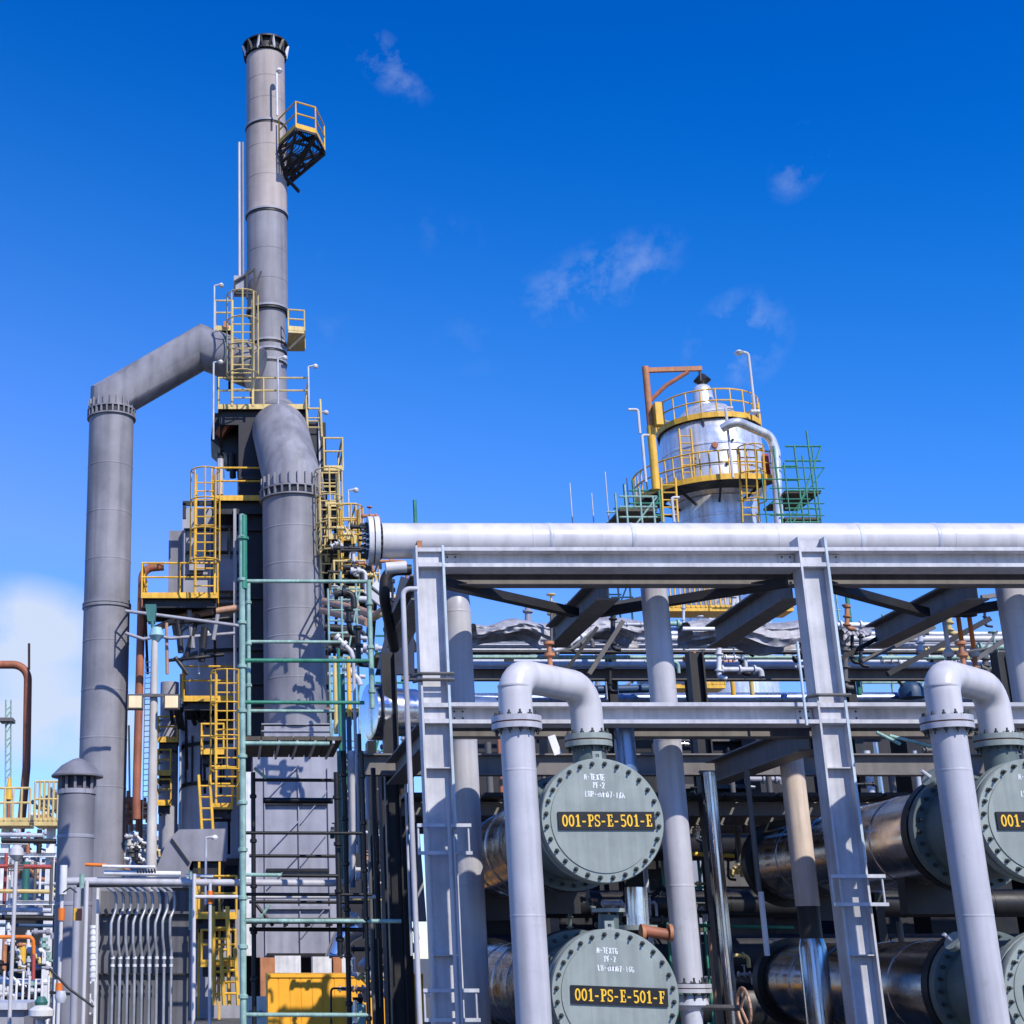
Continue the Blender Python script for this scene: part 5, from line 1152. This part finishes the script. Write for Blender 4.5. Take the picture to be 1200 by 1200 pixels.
# scaffold around the tower
def scaff(label, xs, ys, Y, dpt, m=green, deckrows=(), top=None, r=.045):
    t = T('scaffold', label, 'scaffold', P(xs[0], ys[-1], Y))
    for j in (0, 1):
        for k, px in enumerate(xs):
            yt = ys[0] - (top[k] if top else 0)
            x = X(px, ys[-1], Y + j * dpt)
            B().tube([V3((x, Y + j * dpt, Z(ys[-1], Y))), V3((x, Y + j * dpt, Z(yt, Y)))], r, 0, 6).obj('scaffold_pole', m, t)
        for py in ys:
            B().tube([P(xs[0], py, Y) + V3((0, j * dpt, 0)), P(xs[-1], py, Y) + V3((0, j * dpt, 0))], r * .9, 0, 6).obj('ledger', m, t)
    for py in deckrows:
        a = P(xs[0], py, Y); b_ = P(xs[-1], py, Y)
        B().box(a.x, b_.x, Y, Y + dpt, a.z - .1, a.z).obj('deck', plank, t)
    B().tube([P(xs[0], ys[-1], Y), P(xs[-1], ys[0], Y)], r * .8, 0, 6).obj('brace', m, t)
    return t
scaff('green tube scaffold on right side of distillation column', [920, 945, 962], [523, 540, 575, 596, 612, 640], YT - 4, 2.5, green, (575, 606), [0, 0, 18])
scaff('green tube scaffold on left side of distillation column', [737, 748, 778], [575, 590, 604, 640], YT - 3, 2.5, green, (604,), [8, 12, 0])
scaff('outer pale green scaffold cage on the far right of the tower', [902, 930, 953, 966], [548, 572, 590, 604, 640], YT - 7, 1.4, green, (), [0, 6, 14, 24], .03)
scaff('outer green scaffold cage on the far left of tower', [726, 738, 755, 770], [582, 594, 606, 640], YT - 7, 2.0, green_p, (596,), [4, 14, 10, 0])
scaff('tall green scaffold between the central duct and overhead pipe', [388, 404, 422], [690, 715, 742, 770, 800, 830, 868], 36, 1.2, green_p, (742, 830), [0, 20, 10], .03)
scaff('dark green scaffold behind the left rack column top', [440, 456, 476], [745, 765, 800, 880], 30, 1.2, green, (765,), [10, 25, 15], .028)
scaff('pale scaffold behind the right rack column seen over pipes', [1010, 1045, 1080], [742, 758, 776, 800], 28, 1.5, green_p, (), [8, 22, 12], .028)
scaff('green scaffold deep between the exchanger stacks', [792, 812, 836], [935, 985, 1040, 1085, 1200], 27.5, 1.0, green, (1085,), [0, 20, 8], .028)
scaff('pale scaffold seen through frame left of the tower', [716, 728, 742], [668, 684, 700, 716, 735], YT + 2, 2, green_p, ())
scaff('pale scaffold seen right of the right rack column', [965, 975, 985], [665, 690, 715, 740], YT + 3, 2, green_p, ())
for k, (px, y0) in enumerate(((673, 566), (698, 578), (716, 553), (488, 586), (741, 560))):
    Y = 62 if px != 488 else 30
    o = B().tube([P(px, 640, Y), V3((X(px, 640, Y), Y, Z(y0, Y)))], M(1.6 if px != 488 else 4.5, 600, Y) / 2, 0, 6).obj('scaffold_tube', steel if px != 488 else green)
    tag(o, ['thin grey mast, leftmost of four left of the tower', 'short thin grey mast left of the tower', 'tallest thin grey mast left of the tower', 'green tube end rising over overhead pipe at left', 'thin grey mast closest to the tower scaffold'][k], 'mast')
# lower tower railings seen through the frame
def farrail(label, x0, x1, py, Y, h, m=yellow, n=10):
    a, b_ = P(x0, py, Y), P(x1, py, Y)
    t = T('railed_walkway', label, 'walkway', (a + b_) / 2)
    B().box(a.x, b_.x, Y, Y + 1.2, a.z - .14, a.z).obj('walkway_deck', m, t)
    railing(t, [a, b_], h, m, .04, .1, step=(b_ - a).length / n)
    return t
farrail('yellow railed walkway low on the tower, left of right rack column', 775, 868, 712, 56, 1.5, n=16)
farrail('short yellow railed walkway touching the right rack column', 884, 930, 712, 56, 1.0, n=5)
farrail('low yellow walkway under the largest tarpaulin', 790, 850, 802, 54, .4, n=4)
B_ = PIPE('fat horizontal insulated vessel far behind under the tarpaulin', [(770, 748, 50), (950, 748, 50)], 26, clad_d, name='vessel', cat='vessel')

# ================================================================== LEFT SIDE
# vent with rain cap
YV = 28.0
t = T('vent_stack', 'short grey vent pipe with conical rain cap before bypass duct', 'vent', (X(89, 1000, YV), YV, 0))
xv = X(89.5, 950, YV); rv = M(21.5, 960, YV)
B().tube([V3((xv, YV, 0)), V3((xv, YV, Z(932, YV)))], rv, 0, 40).obj('vent_pipe', duct, t)
B().lathe([(rv * 1.0, 0), (rv * 1.06, .01), (rv * 1.06, .09), (rv, .1)], V3((xv, YV, Z(928, YV) - .06)), UP, 40).obj('top_ring', casing, t)
for py in (983, 1062): B().lathe([(rv, 0), (rv * 1.03, .01), (rv * 1.03, .06), (rv, .07)], V3((xv, YV, Z(py, YV))), UP, 40).obj('ring', casing, t)
B().lathe([(rv * .82, 0), (rv * .82, Z(908, YV) - Z(930, YV))], V3((xv, YV, Z(931, YV))), UP, 32).obj('inner_throat', paint('dark_louvre', (.06, .05, .07), .6), t)
for i in range(12):
    a = 2 * math.pi * i / 12; e = V3((math.cos(a), math.sin(a), 0))
    B().bar(V3((xv, YV, Z(931, YV))) + e * rv * .98, V3((xv, YV, Z(909, YV))) + e * rv * .98, .05, .05).obj('cap_strut', duct, t)
B().lathe([(rv * 1.42, 0), (rv * 1.43, .03), (rv * .9, .22), (rv * .3, .34), (.01, .37)], V3((xv, YV, Z(911, YV))), UP, 40).obj('rain_cap', duct, t)
# concrete lamp pole with two floodlights
YP = 24.0
t = T('floodlight_pole', 'pale concrete pole carrying two lit floodlights', 'light pole', (X(177, 1000, YP), YP, 0))
xp = X(179, 900, YP)
B().lathe([(M(8, 1000, YP), 0), (M(4.2, 800, YP), Z(770, YP)), (M(3.2, 800, YP), Z(742, YP))], V3((xp, YP, 0)), UP, 20).obj('pole', concrete, t)
B().lathe([(M(3, 740, YP), 0), (M(9, 740, YP), .1), (M(6, 740, YP), .24)], V3((xp + .03, YP, Z(752, YP))), UP, 16).obj('pole_cap', paint('pale_teal', (.3, .5, .52), .5), t)
B().prism([P(170, 708, YP), P(183, 708, YP), P(181, 728, YP), P(173, 728, YP)], V3((0, .25, 0))).obj('siren_horn', teal, t)
B().tube([P(178, 728, YP), V3((xp, YP, Z(748, YP)))], .03, 0, 8).obj('horn_stem', teal, t)
B().bar(P(158, 815, YP - .1), P(204, 815, YP - .1), .05, .05).obj('cross_arm', steel_d, t)
for px in (158.5, 201):
    c = P(px, 822, YP - .35); s_ = M(9, 820, YP)
    hd = B().box(c.x - s_, c.x + s_, c.y, c.y + .16, c.z - s_ * .95, c.z + s_ * .95).obj('floodlight', steel_d, t)
    B().box(c.x - s_ * .82, c.x + s_ * .82, c.y - .012, c.y - .002, c.z - s_ * .8, c.z + s_ * .72).obj('lens', lamp, hd)
    B().tube([c + V3((0, .1, s_ * .9)), c + V3((0, .25, s_ * 1.1))], .03, 0, 6).obj('bracket', steel_d, hd)
b = B(); xq = X(172.5, 900, YP)
for i in range(30):
    z = Z(960, YP) + i * (Z(770, YP) - Z(960, YP)) / 30
    b.tube([V3((xq - .06, YP, z)), V3((xp, YP, z + .01))], .008, 0, 5)
b.tube([V3((xq - .06, YP, Z(960, YP))), V3((xq - .06, YP, Z(770, YP)))], .008, 0, 5)
b.obj('climbing_steps', steel_d, t)
# rusty pipe far left
PIPE('rust brown pipe entering from the left edge and bending down', [(-30, 779, 55), (33, 779, 55), (31, 900, 55), (24, 975, 55)], 9.5, rust, fillet=.6, rings=3)
PIPE('thin rust coloured vent tip above the bend of left rusty pipe', [(34, 785, 55), (34, 754, 55)], 3, rust_o, name='vent_tip')
# yellow cone thing
t = T('yellow_vent_head', 'small yellow conical vent head at the far left', 'vent', P(10, 975, 50))
B().lathe([(M(4.5, 930, 50), 0), (M(3, 930, 50), .4), (M(1.5, 930, 50), .75)], P(10, 937, 50), UP, 12).obj('cone', yellow, t)
B().tube([P(10, 975, 50), P(10, 937, 50)], .07, 0, 8).obj('stem', rust, t)
# far lattice mast
t = T('lattice_mast', 'thin far lattice mast with small deck at left edge', 'mast', P(9, 960, 110))
b = B()
for px in (6.5, 12.5): b.tube([P(px, 960, 110), P(px + .5, 820, 110)], .07, 0, 5)
for i in range(14): b.tube([P(6.5, 950 - i * 9, 110), P(12.5, 945 - i * 9 if i % 2 else 941 - i * 9, 110)], .05, 0, 5)
b.obj('lattice', green_p, t); B().box(X(0, 843, 110), X(16, 843, 110), 109.5, 111, Z(846, 110), Z(842, 110)).obj('deck', steel_d, t)

# far pipe racks at left
def farrack(label, x0, x1, levels, cols_, Y, m=white):
    t = T('far_pipe_rack', label, 'pipe rack', (X(x0, 1000, Y), Y, 0))
    for py, w in levels: B().ibeam(P(x0, py, Y), P(x1, py, Y), .2, M(w, py, Y)).obj('beam', m, t)
    for px, yt in cols_: B().ibeam(V3((X(px, 1050, Y), Y + .3, 0)), V3((X(px, 1050, Y), Y + .3, Z(yt, Y))), .25, .3).obj('column', m, t)
    return t
farrack('white steel pipe rack far behind at the left edge', -20, 66, [(966, 4), (1002, 5), (1058, 5)], [(56, 968), (2, 968)], 46)
farrack('white steel pipe rack between bypass duct and barrel', 140, 215, [(968, 4), (1003, 5), (972, 3)], [(167, 968), (147, 968), (205, 970)], 60)
farrail('yellow railed walkway on the white rack at left edge', -15, 34, 962, 45.5, 1.0, yellow_p, 5)
farrail('yellow railed walkway just left of rain cap vent', 40, 67, 962, 45.5, 1.2, yellow_p, 5)
lp = [(2, 66, 985, 6, dark, 'black pipe under the white rack beam'), (0, 33, 988, 3, white, 'thin white pipe beneath rack beam'), (-5, 50, 978, 5, steel, 'steel pipe just below walkway'), (0, 60, 1015, 5, red, 'dull red pipe'), (-5, 58, 1044, 5, yellow_p, 'faded yellow pipe'), (-5, 60, 1066, 5, steel, 'grey pipe under the yellow pipe'), (-5, 63, 1075, 6, dark, 'black pipe over the dark gap'), (-5, 62, 1084, 4, blue, 'dark blue pipe'), (-5, 55, 1130, 3, dark, 'thin dark pipe low down'), (-5, 60, 1150, 7, white, 'white pipe low down'), (-5, 40, 1165, 5, steel, 'steel pipe above the grey tank'), (40, 68, 1035, 4, steel, 'short steel pipe left of the vent')]
for k, (a, c, py, w, m, lab) in enumerate(lp): PIPE('%s in the left edge background' % lab, [(a, py, 38 + k * .5), (c, py + 1, 38 + k * .5)], w, m, group='level pipes at the left edge', seg=8)
vpz = [(6, 1000, 1060, 4, red, 'red'), (14, 1005, 1058, 3, pipe_w, 'white'), (30, 1010, 1055, 9, teal, 'fat teal'), (24, 1018, 1030, 9, rust_o, 'short orange'), (41, 1010, 1055, 4, steel_d, 'dark'), (47, 1005, 1050, 3, white, 'thin white'), (60, 1010, 1060, 4, steel_d, 'dark grey beside the vent'), (26, 1105, 1140, 9, yellow, 'fat yellow'), (5, 1100, 1140, 6, rust_o, 'orange brown'), (22, 972, 1000, 4, steel, 'steel'), (46, 972, 1000, 6, dark, 'black'), (33, 975, 1000, 5, rust, 'rusty')]
for k, (px, y0, y1, w, m, lab) in enumerate(vpz): VP('%s small upright vessel or pipe among the left edge racks' % lab, px, (y0 + y1) / 2, 40 + k * .4, y0, y1, w, m, name='upright_pipe', seg=10, group='upright pipes at the left edge')
rnd = random.Random(21)
for k in range(150):
    reg = rnd.choice([(0, 66, 970, 1060), (0, 66, 970, 1060), (0, 62, 1090, 1195), (0, 62, 1090, 1195), (60, 110, 1100, 1198), (40, 66, 930, 965), (140, 185, 975, 1010)])
    cx, cy = rnd.uniform(reg[0], reg[1]), rnd.uniform(reg[2], reg[3]); Y = rnd.uniform(30, 37) if reg[2] > 1000 else rnd.uniform(47, 58)
    m = rnd.choice([white, steel, pipe_w, steel_d, dark, rust_o, yellow_p, casing_l, white, green_p, white, steel])
    l_ = rnd.uniform(8, 26); w = rnd.uniform(2, 5); a = rnd.choice('hvvd')
    d = {'h': (l_, 0, 1, 8), 'v': (0, l_, 7, 1), 'd': (l_ * .6, l_ * .7, 8, 2)}[a]
    q = [P(cx - d[0] / 2, cy - d[1] / 2, Y), P(cx + d[0] / 2, cy + d[1] / 2, Y), P(cx + d[0] / 2 + d[2], cy + d[1] / 2 + d[3], Y)]
    r = M(w, cy, Y) / 2; b = B().tube(q, r, r * 2, 8)
    for f_ in (.2, .8): b.lathe([(r * 1.9, -.04), (r * 1.9, .04)], q[0] + (q[1] - q[0]) * f_, (q[1] - q[0]), 10)
    tag(b.obj('pipe_fitting', m), 'small flanged pipe in the crowded plant area at lower left', 'pipe fitting', 'crowd of small pipes at lower left')
# dark backdrop machinery behind left racks
for k, (a, c, y0, Y, m, lab) in enumerate([(-40, 68, 1072, 62, dark2, 'dark equipment house behind the left racks'), (-30, 66, 1012, 66, paint('blue_grey_shed', (.22, .25, .3), .6), 'blue grey shed far behind the left racks'), (140, 215, 985, 70, casing, 'grey shed seen between duct and barrel')]):
    t = T('equipment_shed', lab, 'shed', (X(a, 1000, Y), Y, 0))
    x0_, x1_ = X(a, 1050, Y), X(c, 1050, Y); zr_ = Z(y0, Y)
    B().box(x0_, x1_, Y, Y + 5, 0, zr_).obj('wall', m, t)
    B().box(x0_ - .2, x1_ + .2, Y - .2, Y + 5.2, zr_ + .002, zr_ + .2).obj('roof', steel, t)
# lamp post foreground left
YQ = 19.0
t = T('dome_lamp_post', 'slim pale lamp post with dome head at far left', 'lamp post', (X(15, 1100, YQ), YQ, 0))
xx = X(16, 1080, YQ)
B().tube([V3((xx, YQ, 0)), V3((xx, YQ, Z(1004, YQ)))], M(2.4, 1080, YQ), 0, 12).obj('pole', pipe_w, t)
B().lathe([(M(4, 1000, YQ), 0), (M(9, 1000, YQ), .06), (M(8, 1000, YQ), .14), (M(3, 1000, YQ), .19)], V3((xx, YQ, Z(1008, YQ))), UP, 20).obj('lamp_dome', pipe_w, t)
for k in range(3): B().tube([V3((xx - .1, YQ, Z(1014 + k * 3, YQ))), V3((xx + .1, YQ, Z(1014 + k * 3, YQ)))], .012, 0, 6).obj('bracket', steel_d, t)
PIPE('orange pipe turning down to dull red at far left', [(-20, 1098, 22), (39, 1098, 22), (39.5, 1118, 22)], 4.5, orange, fillet=.08)
PIPE('dull red drop pipe below orange pipe at left', [(39.5, 1118.5, 22), (39, 1148, 22)], 4.5, red)
# grey tank bottom left
t = T('round_tank', 'grey tank roof at bottom left corner', 'tank', (X(15, 1190, 21), 21, 0))
B().box(X(-30, 1190, 21), X(33, 1190, 21), 20.6, 22, 0, Z(1182, 21)).obj('tank_body', casing, t)
B().box(X(-30, 1190, 21), X(37, 1190, 21), 20.5, 22.1, Z(1181.8, 21), Z(1174, 21)).obj('tank_lid', steel, t)
t = T('white_float_valve', 'white round valve with green top at lower left', 'valve', P(50, 1195, 20))
B().lathe([(.05, 0), (M(15, 1190, 20), .06), (M(15, 1190, 20), .13), (.06, .2)], P(48, 1196, 20), UP, 24).obj('valve_disc', white, t)
B().lathe([(.06, 0), (.09, .08), (.05, .15)], P(48, 1182, 20), UP, 14).obj('cap', teal, t)
B().tube([P(48, 1240, 20), P(48, 1196, 20)], .05, 0, 10).obj('stem', steel, t)
# ---- conduit rack in foreground
YB_ = 17.5
t = T('conduit_board', 'grey backboard with frame behind the row of conduits', 'board', (X(166, 1100, YB_), YB_ + .35, 0))
B().box(X(113, 1100, YB_ + .35), X(221, 1100, YB_ + .35), YB_ + .35, YB_ + .39, 0, Z(1044, YB_ + .35)).obj('backboard', board_g, t)
B().box(X(112, 1100, YB_ + .3), X(222, 1100, YB_ + .3), YB_ + .29, YB_ + .345, Z(1072, YB_), Z(1070, YB_)).obj('frame_rail', dark, t)
B().box(X(112, 1100, YB_ + .3), X(222, 1100, YB_ + .3), YB_ + .29, YB_ + .345, Z(1143, YB_), Z(1141, YB_)).obj('frame_rail', dark, t)
B().box(X(111, 1100, YB_), X(114, 1100, YB_), YB_ + .1, YB_ + .34, 0, Z(1040, YB_)).obj('edge_angle', white, t)
for i in range(9):
    px = 133 + i * 8.6
    yb = 1110 + (8 if i < 3 else 14 - i * 2)
    x0_ = X(px + 3, 1050, YB_); pts = [P(px - 7, 1040, YB_ + .1), P(px + 3, 1046, YB_), V3((X(px + 3, 1065, YB_), YB_, Z(1065, YB_))), V3((X(px - 2.5, 1090, YB_), YB_ - .06, Z(1082 - (i % 3) * 3, YB_))), V3((X(px - 2.5, 1100, YB_), YB_ - .06, Z(yb - 12, YB_))), V3((X(px - 1, 1130, YB_), YB_, Z(yb + 6, YB_))), V3((X(px - 1, 1130, YB_), YB_, 0))]
    o = B().tube(pts, M(1.75, 1130, YB_), .12, 10).obj('conduit', conduit_m)
    b = B()
    for py in (1124, 1133): b.lathe([(M(2.5, 1130, YB_), 0), (M(2.5, 1130, YB_), .03)], V3((X(px - 1, 1130, YB_), YB_, Z(py, YB_))), UP, 12)
    b.obj('coupling', white, o)
    tag(o, '%s of nine steel conduits dropping down the grey backboard' % ['first from the left', 'second from the left', 'third from the left', 'fourth from the left', 'middle', 'fourth from the right', 'third from the right', 'second from the right', 'rightmost'][i], 'conduit', 'nine conduits on the backboard')
for k, (a, c, y0, y1, w, m, lab) in enumerate([(120, 182, 1015, 1016, 3.5, white, 'topmost short white rail above the conduits'), (122, 212, 1023, 1024, 6, white, 'broad white cable tray above the conduits'), (78, 222, 1030, 1029, 3, pipe_w, 'thin white rail over the conduit bends'), (90, 222, 1038, 1037, 4, steel_d, 'dark level tube just above the conduit bends'), (218, 250, 1026, 1027, 4, white, 'short white rail right of the conduit board'), (100, 125, 1013, 1014, 4, orange, 'orange capped short rail above the conduits')]):
    PIPE(lab, [(a, y0, YB_ - .3 + k * .07), (c, y1, YB_ - .3 + k * .07)], w, m, name='rail_tube', cat='rail')
b = B()
for i in range(7): b.lathe([(M(2.6, 1022, 17), 0), (M(2.6, 1022, 17), .02)], P(160 + i * 3.4, 1021, 17.0), V3((1, 0, .3)), 10)
tag(b.obj('cable_glands', dark), 'row of small dark cable glands on the white tray', 'cable gland')
fr = [(72, 1014, 1048, 9, white, 'thick white bent pipe head left of the conduit board'), (71, 1048, None, 4.5, pipe_w, 'pale post with two orange bands left of conduits'), (100, 1032, None, 5, pipe_w, 'pale post just left of the conduit board'), (89, 1040, None, 9, casing_l, 'wide pale bluish post between the two left posts'), (94, 1024, 1062, 6, green_p, 'short greenish tube above the wide bluish post'), (227, 1024, None, 5, pipe_w, 'white post at right edge of the conduit board'), (246, 1035, None, 4, steel, 'thin steel post right of the conduit board'), (223, 1020, 1090, 4, green_p, 'pale green conduit beside right edge of conduit board')]
for k, (px, y0, y1, w, m, lab) in enumerate(fr):
    o = VP(lab, px, 1100, YB_ - .6 + k * .06, y0, y1, w, m, name='post', cat='post')
    if k == 1:
        for ya, yb in ((1066, 1080), (1151, 1166)):
            B().lathe([(M(4, 1080, YB_), 0), (M(4, 1080, YB_), Z(ya, YB_) - Z(yb, YB_))], V3((X(px, 1100, YB_ - .54), YB_ - .54, Z(yb, YB_))), UP, 14).obj('orange_band', orange, o)
    if k == 6:
        B().lathe([(M(3.2, 1080, YB_), 0), (M(3.2, 1080, YB_), Z(1045, YB_) - Z(1060, YB_))], V3((X(px, 1100, YB_ - .24), YB_ - .24, Z(1060, YB_))), UP, 14).obj('orange_band', orange, o)
o = B().box(X(87, 1073, 16.6), X(91, 1073, 16.6), 16.55, 16.6, Z(1079, 16.6), Z(1064, 16.6)).obj('yellow_label', yellow); tag(o, 'small yellow tag plate on pale post', 'tag plate')
o = B().box(X(91.5, 1073, 16.6), X(96, 1073, 16.6), 16.5, 16.6, Z(1079, 16.6), Z(1065, 16.6)).obj('dark_switch', paint('dark_maroon', (.05, .01, .015), .5)); tag(o, 'dark maroon switch box beside the yellow tag plate', 'switch box')
PIPE('dark cable hanging across the posts at lower left', [(58, 1135, 16.4), (80, 1158, 16.4), (110, 1180, 16.4)], 3, dark, name='cable', cat='cable')
PIPE('dark drooping cable between the white bent pipe and pale post', [(74, 1046, 16.5), (82, 1040, 16.5), (90, 1046, 16.5)], 1.8, dark, name='cable', cat='cable')
t = T('handwheel_valve', 'small valve with dark handle below the pale banded post', 'valve', P(72, 1165, 16.4))
B().bar(P(58, 1163, 16.4), P(82, 1165, 16.4), .03, .03).obj('handle', black, t)
B().lathe([(.05, 0), (.07, .06), (.05, .12)], P(71, 1175, 16.4), UP, 12).obj('valve_body', steel, t)
# stanchion fence of white rods bottom left
for k in range(9):
    px = 4 + k * 7.5
    VP('short white vertical rod in the row at lower left', px, 1165, 23, 1138 + (k % 3) * 5, None, 3, white, name='rod', cat='rod', group='row of white rods at lower left', seg=8)
# white sphere-ish flex hose
b = B()
for i in range(9):
    b.lathe([(M(4, 1100, 17), 0), (M(4, 1100, 17), .035)], P(109, 1088 + i * 7.2, 17.0), UP, 12)
b.tube([P(109, 1085, 17.0), P(109, 1150, 17.0)], M(3, 1100, 17), 0, 10)
tag(b.obj('cable_rack', white), 'white segmented cable ladder at left edge of conduit board', 'cable ladder')
